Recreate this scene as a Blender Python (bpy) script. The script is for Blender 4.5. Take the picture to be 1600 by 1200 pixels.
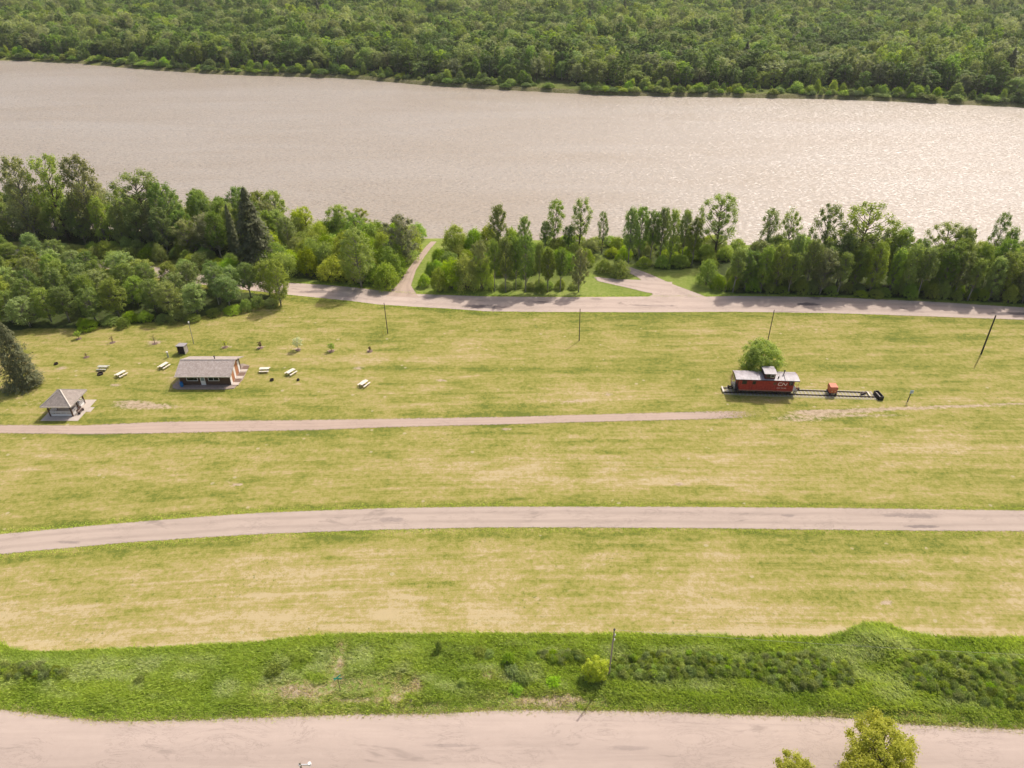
import bpy, math, random
import numpy as np
from mathutils import Vector, Matrix

sc = bpy.context.scene
for o in list(bpy.data.objects): bpy.data.objects.remove(o)
col = sc.collection
R_ = math.radians
random.seed(7)

# ------------------------------------------------------------------ camera, light, exposure
CF, CTH, CH = 1109.0, R_(32.4), 70.0
cam = bpy.data.cameras.new('camera'); cam.sensor_width = 36; cam.lens = CF/1600*36
cam.clip_start = .5; cam.clip_end = 9000
camo = bpy.data.objects.new('camera', cam); col.objects.link(camo)
camo.location = (0, 0, CH); camo.rotation_euler = (R_(90)-CTH, 0, 0)
sc.camera = camo

SUN_EL = R_(52.5); az = Vector((.61, .79)).normalized()
S = Vector((az.x*math.cos(SUN_EL), az.y*math.cos(SUN_EL), math.sin(SUN_EL)))
w = bpy.data.worlds.new('World'); sc.world = w; w.use_nodes = True
nt = w.node_tree; bg = nt.nodes['Background']
sky = nt.nodes.new('ShaderNodeTexSky'); sky.sky_type = 'NISHITA'; sky.sun_disc = False
sky.sun_elevation = SUN_EL; sky.sun_rotation = math.atan2(az.x, az.y)
sky.air_density = 1.0; sky.dust_density = 4.0; sky.ozone_density = 1.0
hs = nt.nodes.new('ShaderNodeMix'); hs.data_type = 'RGBA'; hs.blend_type = 'MULTIPLY'; hs.inputs[0].default_value = 1
hs.inputs[7].default_value = (1.0, .90, .83, 1)      # warm white balance of a hazy, part-cloudy sky
nt.links.new(sky.outputs[0], hs.inputs[6]); nt.links.new(hs.outputs[2], bg.inputs[0])
bg.inputs[1].default_value = .15
sl = bpy.data.lights.new('sun', 'SUN'); sl.energy = 2.9; sl.angle = R_(.55); sl.color = (1, .945, .87)
so = bpy.data.objects.new('sun', sl); col.objects.link(so); so.rotation_euler = S.to_track_quat('Z', 'Y').to_euler()
so.location = (60, 80, 150)
sc.view_settings.view_transform = 'Standard'; sc.view_settings.look = 'None'
sc.view_settings.exposure = .5; sc.view_settings.gamma = 1
sc.render.engine = 'CYCLES'; sc.cycles.max_bounces = 6
sc.cycles.transparent_max_bounces = 12

_c, _s = math.cos(CTH), math.sin(CTH)
HAZE = .00007
def P(px, py, z=0.0):
    """ground position of a spot of the survey picture (1600 px wide)"""
    v = (py-600)/CF; u = (px-800)/CF
    d = (CH-z)/(_s+v*_c)
    return Vector((u*d, d*(_c-v*_s), z))
def Q(x, y, z):
    d = y*_c+(CH-z)*_s
    return 800+CF*x/d, 600+CF*((CH-z)*_c-y*_s)/d

# ------------------------------------------------------------------ helpers
def tag(o, label=None, cat=None, group=None, kind=None):
    if label: o['label'] = label
    if cat: o['category'] = cat
    if group: o['group'] = group
    if kind: o['kind'] = kind
    return o
def thing(name, loc, label, cat, group=None, rz=0):
    o = bpy.data.objects.new(name, None); col.objects.link(o)
    o.location = loc; o.rotation_euler = (0, 0, rz); o.empty_display_size = .3
    return tag(o, label, cat, group)
class MB:
    def __init__(s): s.v = []; s.f = []
    def add(s, vs, fs):
        b = len(s.v); s.v += [tuple(x) for x in vs]; s.f += [tuple(i+b for i in f) for f in fs]; return s
    def box(s, x0, x1, y0, y1, z0, z1):
        return s.add([(x0,y0,z0),(x1,y0,z0),(x1,y1,z0),(x0,y1,z0),(x0,y0,z1),(x1,y0,z1),(x1,y1,z1),(x0,y1,z1)],
                     [(0,3,2,1),(4,5,6,7),(0,1,5,4),(1,2,6,5),(2,3,7,6),(3,0,4,7)])
    def bar(s, a, b, wx, wz):
        a = Vector(a); b = Vector(b); d = (b-a).normalized()
        up = Vector((0,0,1)) if abs(d.z) < .9 else Vector((0,1,0))
        sx = d.cross(up).normalized()*wx/2; sz = sx.cross(d).normalized()*wz/2
        vs = [p+i*sx+j*sz for p in (a, b) for i, j in ((-1,-1),(1,-1),(1,1),(-1,1))]
        return s.add(vs, [(3,2,1,0),(4,5,6,7),(0,1,5,4),(1,2,6,5),(2,3,7,6),(3,0,4,7)])
    def tube(s, pts, rads, n=6):
        pts = [Vector(p) for p in pts]; b = len(s.v)
        for i, p in enumerate(pts):
            d = (pts[min(i+1, len(pts)-1)]-pts[max(i-1, 0)]).normalized()
            up = Vector((0,0,1)) if abs(d.z) < .9 else Vector((1,0,0))
            x = d.cross(up).normalized(); y = x.cross(d)
            for k in range(n):
                a = 2*math.pi*k/n; s.v.append(tuple(p+(x*math.cos(a)+y*math.sin(a))*rads[i]))
        for i in range(len(pts)-1):
            for k in range(n):
                a = b+i*n+k; c = b+i*n+(k+1) % n
                s.f.append((a, a+n, c+n, c))
        s.f.append(tuple(range(b, b+n))); e = b+(len(pts)-1)*n
        s.f.append(tuple(range(e+n-1, e-1, -1)))
        return s
    def mesh(s, name, mat=None, smooth=False):
        m = bpy.data.meshes.new(name); m.from_pydata(s.v, [], s.f)
        if mat: m.materials.append(mat)
        if smooth: m.shade_smooth()
        m.update(); return m
def part(name, mb, mat, parent=None, loc=None, smooth=False, label=None):
    m = mb if isinstance(mb, bpy.types.Mesh) else mb.mesh(name, mat, smooth)
    o = bpy.data.objects.new(name, m); col.objects.link(o)
    if parent: o.parent = parent
    if loc: o.location = loc
    if label: o['label'] = label
    return o
def copy_tree(o, parent=None):
    c = o.copy(); col.objects.link(c)
    if parent: c.parent = parent
    for ch in list(o.children): copy_tree(ch, c)
    return c
def npmesh(name, V, Fc, mat, n=4):
    m = bpy.data.meshes.new(name); k = len(Fc)
    m.vertices.add(len(V)); m.vertices.foreach_set('co', np.asarray(V, dtype=np.float32).ravel())
    m.loops.add(k*n); m.loops.foreach_set('vertex_index', np.asarray(Fc, dtype=np.int32).ravel())
    m.polygons.add(k); m.polygons.foreach_set('loop_start', np.arange(0, k*n, n, dtype=np.int32))
    m.update(calc_edges=True); m.validate()
    if mat: m.materials.append(mat)
    return m

# ------------------------------------------------------------------ node helpers
class NT:
    def __init__(s, name):
        s.m = bpy.data.materials.new(name); s.m.use_nodes = True; s.t = s.m.node_tree
        s.b = s.t.nodes['Principled BSDF']; s.out = s.t.nodes['Material Output']
    def n(s, typ, ins=None, **kw):
        k = s.t.nodes.new(typ)
        for a, v in kw.items(): setattr(k, a, v)
        for a, v in (ins or {}).items():
            if hasattr(v, 'is_linked') or isinstance(v, bpy.types.NodeSocket): s.t.links.new(v, k.inputs[a])
            else: k.inputs[a].default_value = v
        return k
    def pos(s, scale=(1,1,1), rot=(0,0,0), obj=False):
        c = s.n('ShaderNodeTexCoord').outputs['Object'] if obj else s.n('ShaderNodeNewGeometry').outputs['Position']
        return s.n('ShaderNodeMapping', {0: c, 'Scale': scale, 'Rotation': rot}).outputs[0]
    def noise(s, vec, scale, detail=4, rough=.55, dist=0):
        return s.n('ShaderNodeTexNoise', {'Vector': vec, 'Scale': scale, 'Detail': detail, 'Roughness': rough, 'Distortion': dist}).outputs['Fac']
    def math(s, op, a, b=0.0, clamp=False):
        return s.n('ShaderNodeMath', {0: a, 1: b}, operation=op, use_clamp=clamp).outputs[0]
    def ramp(s, fac, stops, interp='LINEAR'):
        k = s.n('ShaderNodeValToRGB', {0: fac}); e = k.color_ramp; e.interpolation = interp
        while len(e.elements) < len(stops): e.elements.new(.5)
        for i, (p, c) in enumerate(stops):
            e.elements[i].position = p
            e.elements[i].color = (c, c, c, 1) if not isinstance(c, tuple) else (*c, 1)
        return k.outputs[0]
    def mix(s, f, a, b, mode='MIX'):
        def cv(x): return (*x, 1) if isinstance(x, tuple) and len(x) == 3 else x
        k = s.n('ShaderNodeMix', {0: f, 6: cv(a), 7: cv(b)}, data_type='RGBA', blend_type=mode); return k.outputs[2]
    def attr(s, name): return s.n('ShaderNodeAttribute', attribute_name=name)
    def setp(s, color=None, rough=.8, metal=0, spec=.3, bump=None, bstr=.3, bdist=.05):
        L = s.t.links
        if color is not None:
            if isinstance(color, tuple): s.b.inputs['Base Color'].default_value = (*color, 1)
            else: L.new(color, s.b.inputs['Base Color'])
        if isinstance(rough, float) or isinstance(rough, int): s.b.inputs['Roughness'].default_value = rough
        else: L.new(rough, s.b.inputs['Roughness'])
        s.b.inputs['Metallic'].default_value = metal; s.b.inputs['Specular IOR Level'].default_value = spec
        if bump is not None:
            k = s.n('ShaderNodeBump', {'Height': bump, 'Strength': bstr, 'Distance': bdist}); L.new(k.outputs[0], s.b.inputs['Normal'])
        return s.m
def simple(name, c, rough=.7, var=.25, scale=3, stretch=(1,1,1), metal=0, spec=.3, dark=.6, bump=0.0):
    t = NT(name); p = t.pos(stretch, obj=True)
    n = t.noise(p, scale, 6, .65)
    f = t.ramp(n, [(.3, 0.0), (.7, 1.0)])
    f = t.math('MULTIPLY', f, var)
    d = tuple(x*dark for x in c)
    return t.setp(t.mix(f, c, d), rough, metal, spec, n if bump else None, bump)

def leafmat(name, c, jit=.35, trans=.48, hue=.03, oj=.5):
    t = NT(name); t.t.nodes.remove(t.b)
    g = t.n('ShaderNodeNewGeometry'); oi = t.n('ShaderNodeObjectInfo')
    r1 = g.outputs['Random Per Island']; r2 = oi.outputs['Random']
    val = t.math('ADD', t.math('MULTIPLY', t.math('SUBTRACT', r1, .5), jit), t.math('MULTIPLY', t.math('SUBTRACT', r2, .5), oj))
    val = t.math('ADD', val, 1.0)
    hu = t.math('ADD', t.math('MULTIPLY', t.math('SUBTRACT', t.math('FRACT', t.math('MULTIPLY', r2, 7.31)), .5), hue), .5)
    sa = t.math('ADD', t.math('MULTIPLY', t.math('FRACT', t.math('MULTIPLY', r2, 13.7)), -.3), 1.05)
    h = t.n('ShaderNodeHueSaturation', {'Hue': hu, 'Saturation': sa, 'Value': val, 'Color': (*c, 1)}).outputs[0]
    d = t.n('ShaderNodeBsdfPrincipled', {'Base Color': h, 'Roughness': .5, 'Specular IOR Level': .12})
    hy = t.mix(1.0, h, (1.35, 1.4, .5), 'MULTIPLY')
    tr = t.n('ShaderNodeBsdfTranslucent', {'Color': hy})
    mx = t.n('ShaderNodeMixShader', {0: trans, 1: d.outputs[0], 2: tr.outputs[0]})
    t.t.links.new(mx.outputs[0], t.out.inputs[0]); return t.m

# ------------------------------------------------------------------ terrain data
def line(pts, z=0.0):
    a = np.array([P(x, y, z)[:2] for x, y in pts]); return a[np.argsort(a[:, 0])]
def ext(a, sl0, sl1, L=4000):
    return np.vstack([[a[0,0]-L, a[0,1]-L*sl0], a, [a[-1,0]+L, a[-1,1]+L*sl1]])
WZ = -3.0
near = ext(line([(-250,351),(0,355),(200,361),(400,367),(675,374),(900,378),(1100,383),(1300,387),(1600,391),(1800,393)], WZ), -.17, -.1)
far = ext(line([(-200,86),(0,94),(124,99.5),(240,109.5),(344,116.5),(550,123),(672,134),(775,140),(947,149),(1050,151),(1290,155),(1394,158.5),(1600,168),(1800,174)], WZ), -.2, -.2)
midT = line([(-150,848),(0,835),(100,826),(200,817),(300,809),(400,802),(500,798),(600,794.5),(750,792),(900,792),(1100,792.5),(1300,794),(1450,796),(1600,798),(1800,801)])
midB = line([(-150,884),(0,866),(100,857),(200,848),(300,841),(400,835),(500,831),(600,827.5),(750,824),(900,824),(1100,825),(1300,828),(1450,829.5),(1600,830),(1800,831)])
ftT = line([(-150,664),(0,665),(130,665),(250,659),(380,657),(500,656),(600,655),(800,652.5),(950,648),(1100,643.5),(1200,641),(1260,640)])
ftB = line([(-150,676),(0,677),(130,678),(250,676),(380,673),(500,671),(600,667.5),(800,663.5),(950,659),(1100,655),(1200,650),(1260,648.5)])
fgT = line([(-200,1104),(0,1111),(62,1117),(156,1128),(281,1127),(406,1122),(500,1119),(556,1117),(681,1116),(775,1110),(900,1110),(1050,1113),(1170,1118),(1300,1121),(1425,1133),(1520,1138),(1600,1141),(1800,1146)])
vgT = line([(-200,1000),(0,1006),(25,1017),(60,1021),(110,1020),(200,1015),(330,1008),(400,1004),(470,996),(540,990.5),(700,989),(960,990),(1150,994),(1290,996),(1320,990),(1340,980),(1362,975),(1385,977),(1405,985),(1440,993),(1500,996),(1600,998),(1800,1000)])
def ip(a, x): return np.interp(x, a[:, 0], a[:, 1])
def hz(x, y):
    x = np.asarray(x, dtype=float); y = np.asarray(y, dtype=float)
    z = .10*np.sin(x/17+1.3)*np.sin(y/13+.4)
    e = ip(near, x)-y
    fx = ip(far, x)-y
    amp = np.clip((e-4)/14, 0, 1); z = z*amp
    zn = np.minimum(WZ+e*.42, 0) + .22*np.sin(x*.7+np.sin(x*.23)*3)*np.exp(-np.abs(e-3)/3)
    zn = np.where(e < 0, WZ-np.minimum(-e*.3, 2.), zn)
    z = np.where(e < 7.2, zn*(1-0)+z*0, z)
    d = -fx
    wob = .35*np.sin(x*.31)+.25*np.sin(x*.83+1)
    zf = WZ+np.clip(d+wob, 0, 2.2)*.75+np.clip(d-2.2, 0, 30)*.05+np.clip(d-200, 0, 4000)*.012
    zf = zf+np.clip(y-800, 0, 600)*.05
    zf = np.where(d < 0, WZ-np.minimum(-d*.3, 2.), zf)
    z = np.where((y > (ip(near, x)+ip(far, x))/2), zf, z)
    # verge: rough ground and the mound
    t = ip(vgT, x); b = ip(fgT, x)
    vm = np.clip((t-y)/1.5, 0, 1)*np.clip((y-b)/1.5, 0, 1)
    z = z+vm*(.18+.12*np.sin(x*.9+y*.6)+.1*np.sin(x*.37-y*1.1))
    m = P(1366, 1008); z = z+1.0*np.exp(-((x-m.x)/3.6)**2-((y-m.y)/2.2)**2)
    m = P(40, 1055); z = z+.7*np.exp(-((x-m.x)/6)**2-((y-m.y)/2.6)**2)
    return z
def gz(x, y): return float(hz(x, y))
def G(px, py):
    p = P(px, py); p.z = gz(p.x, p.y); return p

def axis(fine0, fine1, step, lo, hi, g=1.18):
    a = list(np.arange(fine0, fine1+step, step)); s_ = step; v = a[-1]
    while v < hi: s_ *= g; v += s_; a.append(v)
    s_ = step; v = a[0]; pre = []
    while v > lo: s_ *= g; v -= s_; pre.append(v)
    return np.array(pre[::-1]+a)
xs = axis(-150, 150, .8, -5000, 5000)
ys = np.concatenate([axis(38, 215, .7, -900, 216)[:-1], np.arange(216, 300, 6), np.arange(300, 520, 1.4), axis(520, 1000, 12, 519, 6000)[1:]])
ys = np.unique(np.round(ys, 3))
XX, YY = np.meshgrid(xs, ys); ZZ = hz(XX, YY)
nx, ny = len(xs), len(ys)
V = np.stack([XX.ravel(), YY.ravel(), ZZ.ravel()], 1)
ii = (np.arange(ny-1)[:, None]*nx+np.arange(nx-1)[None, :]).ravel()
Fq = np.stack([ii, ii+1, ii+nx+1, ii+nx], 1)

# zone masks: r dry, g lush, b bare earth, a forest floor
def sm(v, a, b): t = np.clip((v-a)/(b-a), 0, 1); return t*t*(3-2*t)
def ell(px, py, rx, ry, ang=0):
    c = P(px, py); sx = P(px+rx, py).x-c.x; sy = abs(P(px, py+ry).y-c.y)
    dx = XX-c.x; dy = YY-c.y; ca, sa = math.cos(ang), math.sin(ang)
    return np.exp(-(((dx*ca+dy*sa)/sx)**2+((-dx*sa+dy*ca)/sy)**2)*1.2)
rT = line([(-100,379),(40,390),(150,404),(280,423),(380,436),(450,442),(500,445),(550,449),(590,454),(640,459),(700,461),(760,463),(900,464),(1000,463.5),(1100,464),(1150,463),(1300,465),(1450,471),(1600,480),(1800,491)])
rB = line([(-100,389),(40,401),(150,417),(280,440),(380,453),(450,461),(500,466),(550,471),(590,476),(640,479),(700,482),(760,486),(850,487),(900,487),(1000,488),(1100,488),(1150,488),(1300,490),(1450,494),(1600,499),(1800,508)])
mT, mB, fT, fB = ip(midT, XX), ip(midB, XX), ip(ftT, XX), ip(ftB, XX)
gT, vT, pT, pB = ip(fgT, XX), ip(vgT, XX), ip(rT, XX), ip(rB, XX)
dry = .47+0*XX
dry = np.where(YY < fB, .54, dry)
low = (YY < mB) & (YY > vT)
dry = np.where(low, .66, dry)
dry = dry-.45*np.exp(-np.abs(YY-mB+1.2)/1.3)*(YY < mB)                 # greener strip south of the lane
dry = dry-.34*np.exp(-np.abs(YY-mT-.9)/.9)*(YY > mT)
dry = dry-.25*np.exp(-np.abs(YY-fB+.6)/.9)-.22*np.exp(-np.abs(YY-fT-.8)/.9)*(XX < 45)
dry = dry+.25*np.exp(-np.abs(YY-vT-.9)/1.0)*(YY > vT)
dry = dry-.28*np.exp(-np.abs(YY-pB+1.2)/2.0)
dry = dry-.38*ell(700, 577, 320, 6)-.3*ell(1350, 572, 180, 5)-.3*ell(1450, 528, 260, 5)-.4*ell(330, 612, 120, 8)-.3*ell(1150, 855, 500, 4)-.25*ell(1480, 862, 160, 4)-.22*ell(250, 770, 200, 12)-.2*ell(1450, 610, 200, 6)-.15*ell(780, 512, 130, 7)
dry = dry-.2*ell(420, 690, 300, 14)-.2*ell(1450, 745, 180, 25)-.22*ell(1500, 1000, 80, 4)-.15*ell(250, 560, 160, 30)
dry = dry+.22*ell(900, 620, 260, 12)+.25*ell(1000, 740, 230, 30)+.2*ell(1500, 700, 160, 25)+.18*ell(620, 560, 160, 16)+.15*ell(1150, 530, 120, 10)+.2*ell(700, 740, 120, 25)
dry = dry+.2*ell(60, 960, 120, 30)+.15*ell(640, 950, 200, 20)
lush = ((YY < vT) & (YY > gT)).astype(float)
lush = np.maximum(lush, sm(YY, pT-.3, pT+.3)*(YY < ip(near, XX))*np.where(XX < -60, .25, .85))
bare = .8*ell(230, 635, 60, 5)+.6*ell(205, 628, 45, 4)+.5*ell(900, 628, 60, 5)+.6*ell(1330, 648, 120, 4)+.5*ell(1250, 655, 60, 6)+.3*ell(470, 1085, 48, 13)+.3*ell(530, 1045, 22, 28)+.3*ell(470, 1075, 40, 11)+.55*ell(860, 1092, 75, 9)+.5*ell(620, 1085, 22, 20)+.5*ell(770, 1057, 25, 8)
bare = bare+.25*ell(465, 1083, 62, 15)+.25*ell(532, 1035, 12, 34)+.3*ell(560, 1065, 40, 14)+.5*ell(560, 1095, 60, 7)+.4*ell(860, 1098, 90, 7)
bare = bare+.9*ell(242, 535, 14, 3.5)+.7*ell(650, 1070, 14, 30)+.35*ell(700, 870, 60, 5)+.3*ell(60, 630, 60, 10)
for i_ in range(9): bare = bare+(.85-.04*i_)*ell(1262+i_*42, 643-i_*1.5, 36, 2.6)
for q in [(352,542),(407,543),(464,545),(517,548),(577,547)]: bare = bare+1.2*ell(q[0], q[1], 6, 2)
for q in [(180,602),(690,594),(1385,942),(350,600),(96,575),(790,672),(1060,757),(357,750),(370,757),(950,616),(560,575)]: bare = bare+.9*ell(q[0], q[1], 11, 2.6)
bare = bare+.75*np.exp(-np.abs(YY-gT-.15)/.45)*(.5+.5*np.sin(XX*.9+np.sin(XX*.31)*4))
dch = sm(ip(near, XX)-YY, 3.2, 1.2)*(YY < ip(near, XX)+8); bare = np.maximum(bare, dch*1.0)
fd = YY-ip(far, XX); bare = np.where((fd > -6) & (fd < 3.2), .45, bare)
lush = np.where(fd > 3.5, .6, lush)
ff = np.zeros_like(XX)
def polymask(poly):
    pw = [P(*q) for q in poly]; ins = np.zeros(XX.shape, bool); n = len(pw)
    for i in range(n):
        a, b = pw[i], pw[(i+1) % n]
        with np.errstate(divide='ignore', invalid='ignore'):
            c = ((a.y > YY) != (b.y > YY)) & (XX < (b.x-a.x)*(YY-a.y)/((b.y-a.y) or 1e-9)+a.x)
        ins ^= c
    return ins
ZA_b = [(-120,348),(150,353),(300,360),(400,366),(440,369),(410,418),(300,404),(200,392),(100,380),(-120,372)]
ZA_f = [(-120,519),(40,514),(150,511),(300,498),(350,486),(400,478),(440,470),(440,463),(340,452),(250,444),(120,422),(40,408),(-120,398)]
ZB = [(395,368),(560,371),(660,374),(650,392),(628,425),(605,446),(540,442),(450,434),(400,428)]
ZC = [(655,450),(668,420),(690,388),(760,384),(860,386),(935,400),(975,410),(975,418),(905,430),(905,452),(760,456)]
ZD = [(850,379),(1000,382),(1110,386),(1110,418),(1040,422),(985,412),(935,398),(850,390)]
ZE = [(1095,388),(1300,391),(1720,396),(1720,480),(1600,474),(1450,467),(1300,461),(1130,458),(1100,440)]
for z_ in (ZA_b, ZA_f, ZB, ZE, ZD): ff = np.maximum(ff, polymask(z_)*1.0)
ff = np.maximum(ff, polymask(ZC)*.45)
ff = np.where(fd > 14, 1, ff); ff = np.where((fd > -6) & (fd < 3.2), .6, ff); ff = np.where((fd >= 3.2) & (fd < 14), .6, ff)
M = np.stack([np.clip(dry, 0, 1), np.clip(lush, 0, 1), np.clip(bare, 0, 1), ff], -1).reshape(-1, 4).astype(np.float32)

# ------------------------------------------------------------------ ground material
t = NT('ground')
pS = t.pos((.33, 1, 1)); pI = t.pos()
a = t.attr('mask'); sep = t.n('ShaderNodeSeparateColor', {0: a.outputs['Color']})
dryA, lushA, bareA, ffA = sep.outputs[0], sep.outputs[1], sep.outputs[2], a.outputs['Alpha']
n1 = t.noise(pI, .055, 5, .6, .5); n2 = t.noise(pS, .5, 6, .62, .4); n3 = t.noise(pI, 1.3, 6, .7); n4 = t.noise(pI, 5, 5, .8)
mw = t.attr('mow').outputs['Fac']; px_s = t.n('ShaderNodeSeparateXYZ', {0: pI}).outputs[0]
mwv = t.n('ShaderNodeCombineXYZ', {0: t.math('MULTIPLY', px_s, .022), 1: mw, 2: 0.0}).outputs[0]
n5 = t.math('ADD', t.math('MULTIPLY', t.noise(mwv, .75, 3, .7), .7), t.math('MULTIPLY', t.noise(mwv, 2.6, 3, .7), .3))
def cen(x, k): return t.math('MULTIPLY', t.math('SUBTRACT', x, .5), k)
f = t.math('ADD', dryA, cen(n1, 1.05))
f = t.math('ADD', f, cen(n2, 1.5)); f = t.math('ADD', f, cen(n3, 1.5)); f = t.math('ADD', f, cen(n4, 1.3))
f = t.math('ADD', f, t.math('MULTIPLY', cen(n5, 1.9), t.ramp(dryA, [(.3, .35), (.75, 1.0)])))
grass = t.ramp(f, [(0, (.11, .135, .022)), (.25, (.185, .193, .036)), (.52, (.265, .242, .066)), (.8, (.33, .268, .112)), (1, (.40, .325, .18))])
wd_ = t.ramp(t.noise(pI, 2.3, 3, .6), [(.60, 0.0), (.68, 1.0)]); wd_ = t.math('MULTIPLY', wd_, t.ramp(t.noise(pI, .13, 3, .6), [(.45, 0.0), (.65, .7)]))
grass = t.mix(wd_, grass, (.085, .12, .025))
wl_ = t.ramp(t.noise(t.pos((1, 1, 1), rot=(0, 0, 1.1)), 1.7, 4, .7), [(.62, 0.0), (.72, 1.0)]); wl_ = t.math('MULTIPLY', wl_, t.ramp(t.noise(pI, .09, 3, .6, .5), [(.5, 0.0), (.66, .6)]))
grass = t.mix(wl_, grass, (.43, .36, .24))
# pale windrows of cut hay in the dry field
hay = t.noise(t.pos((.22, 1, 1), rot=(0, 0, .03)), .75, 7, .72, 1.2)
hay = t.ramp(hay, [(.60, 0.0), (.69, 1.0)])
hay = t.math('MULTIPLY', hay, t.ramp(dryA, [(.6, 0.0), (.8, .65)]))
grass = t.mix(t.math('MULTIPLY', hay, t.ramp(n4, [(.4, .2), (.6, 1.0)])), grass, (.50, .46, .32))
# small pale and dark marks
vo = t.n('ShaderNodeTexVoronoi', {'Vector': pI, 'Scale': .35, 'Randomness': 1.0}).outputs['Distance']
mk = t.math('MULTIPLY', t.math('LESS_THAN', t.math('ADD', vo, cen(n3, .25)), .1), t.ramp(t.noise(pI, .21, 2), [(.52, 0.0), (.56, 1.0)]))
grass = t.mix(t.math('MULTIPLY', mk, .55), grass, (.44, .37, .25))
lushc = t.ramp(t.math('ADD', t.math('ADD', n3, cen(n1, .7)), cen(n4, .4)), [(.25, (.11, .17, .025)), (.55, (.18, .24, .045)), (.8, (.27, .29, .09))])
c1 = t.mix(lushA, grass, lushc)
soil = t.ramp(t.math('ADD', n3, cen(n4, .5)), [(.3, (.24, .175, .11)), (.6, (.42, .33, .24)), (.8, (.5, .41, .31))])
bf = t.ramp(t.math('ADD', t.math('ADD', bareA, cen(n3, 1.1)), cen(n4, .6)), [(.3, 0.0), (.6, .9)])
bf = t.math('MULTIPLY', bf, t.ramp(bareA, [(.04, 0.0), (.18, 1.0)]))
c2 = t.mix(bf, c1, soil)
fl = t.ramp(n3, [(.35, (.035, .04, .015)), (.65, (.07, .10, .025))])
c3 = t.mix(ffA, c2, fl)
bh = t.math('ADD', t.math('MULTIPLY', n3, .5), n4)
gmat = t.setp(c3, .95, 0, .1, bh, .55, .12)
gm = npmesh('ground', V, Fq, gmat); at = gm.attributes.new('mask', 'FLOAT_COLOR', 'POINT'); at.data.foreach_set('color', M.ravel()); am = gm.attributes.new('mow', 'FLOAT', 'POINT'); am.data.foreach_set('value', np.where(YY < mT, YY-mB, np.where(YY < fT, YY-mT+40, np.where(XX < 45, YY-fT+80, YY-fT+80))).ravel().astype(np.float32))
gm.shade_smooth()
go = part('ground', gm, None); tag(go, kind='structure')

# ------------------------------------------------------------------ river
t = NT('river_water')
big = t.noise(t.pos((.25, 1, 1), rot=(0, 0, -.22)), .035, 4, .55, .6)
colr = t.ramp(big, [(.3, (.275, .228, .17)), (.7, (.31, .272, .222))])
rip = t.n('ShaderNodeTexNoise', {'Vector': t.pos((.55, 1, 1), rot=(0, 0, -.25)), 'Scale': 1.7, 'Detail': 5, 'Roughness': .75, 'Distortion': .5}).outputs['Color']
gust = t.ramp(t.noise(t.pos((.3, 1, 1), rot=(0, 0, -.2)), .06, 5, .65, .8), [(.3, 1.0), (.7, 1.5)])
v1 = t.n('ShaderNodeVectorMath', {0: rip, 1: (.5, .5, .5)}, operation='SUBTRACT').outputs[0]
v2 = t.n('ShaderNodeVectorMath', {0: v1, 1: (1.7, 2.3, 0)}, operation='MULTIPLY').outputs[0]
v3 = t.n('ShaderNodeVectorMath', {0: v2, 'Scale': gust}, operation='SCALE').outputs[0]
v4 = t.n('ShaderNodeVectorMath', {0: v3, 1: (0, 0, 1)}, operation='ADD').outputs[0]
v5 = t.n('ShaderNodeVectorMath', {0: v4}, operation='NORMALIZE').outputs[0]
wm = t.setp(colr, .38, 0, .8); t.b.inputs['IOR'].default_value = 1.33; t.t.links.new(v5, t.b.inputs['Normal'])
wx = np.concatenate([np.arange(-4000, -500, 100), np.arange(-500, 500, 10), np.arange(500, 4001, 100)])
mb = MB()
for i, x in enumerate(wx):
    mb.v += [(x, float(ip(near, x))-4, WZ), (x, float(ip(far, x))+5, WZ)]
    if i: mb.f.append((2*i-2, 2*i, 2*i+1, 2*i-1))
tag(part('river', mb, wm), kind='structure')

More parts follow.
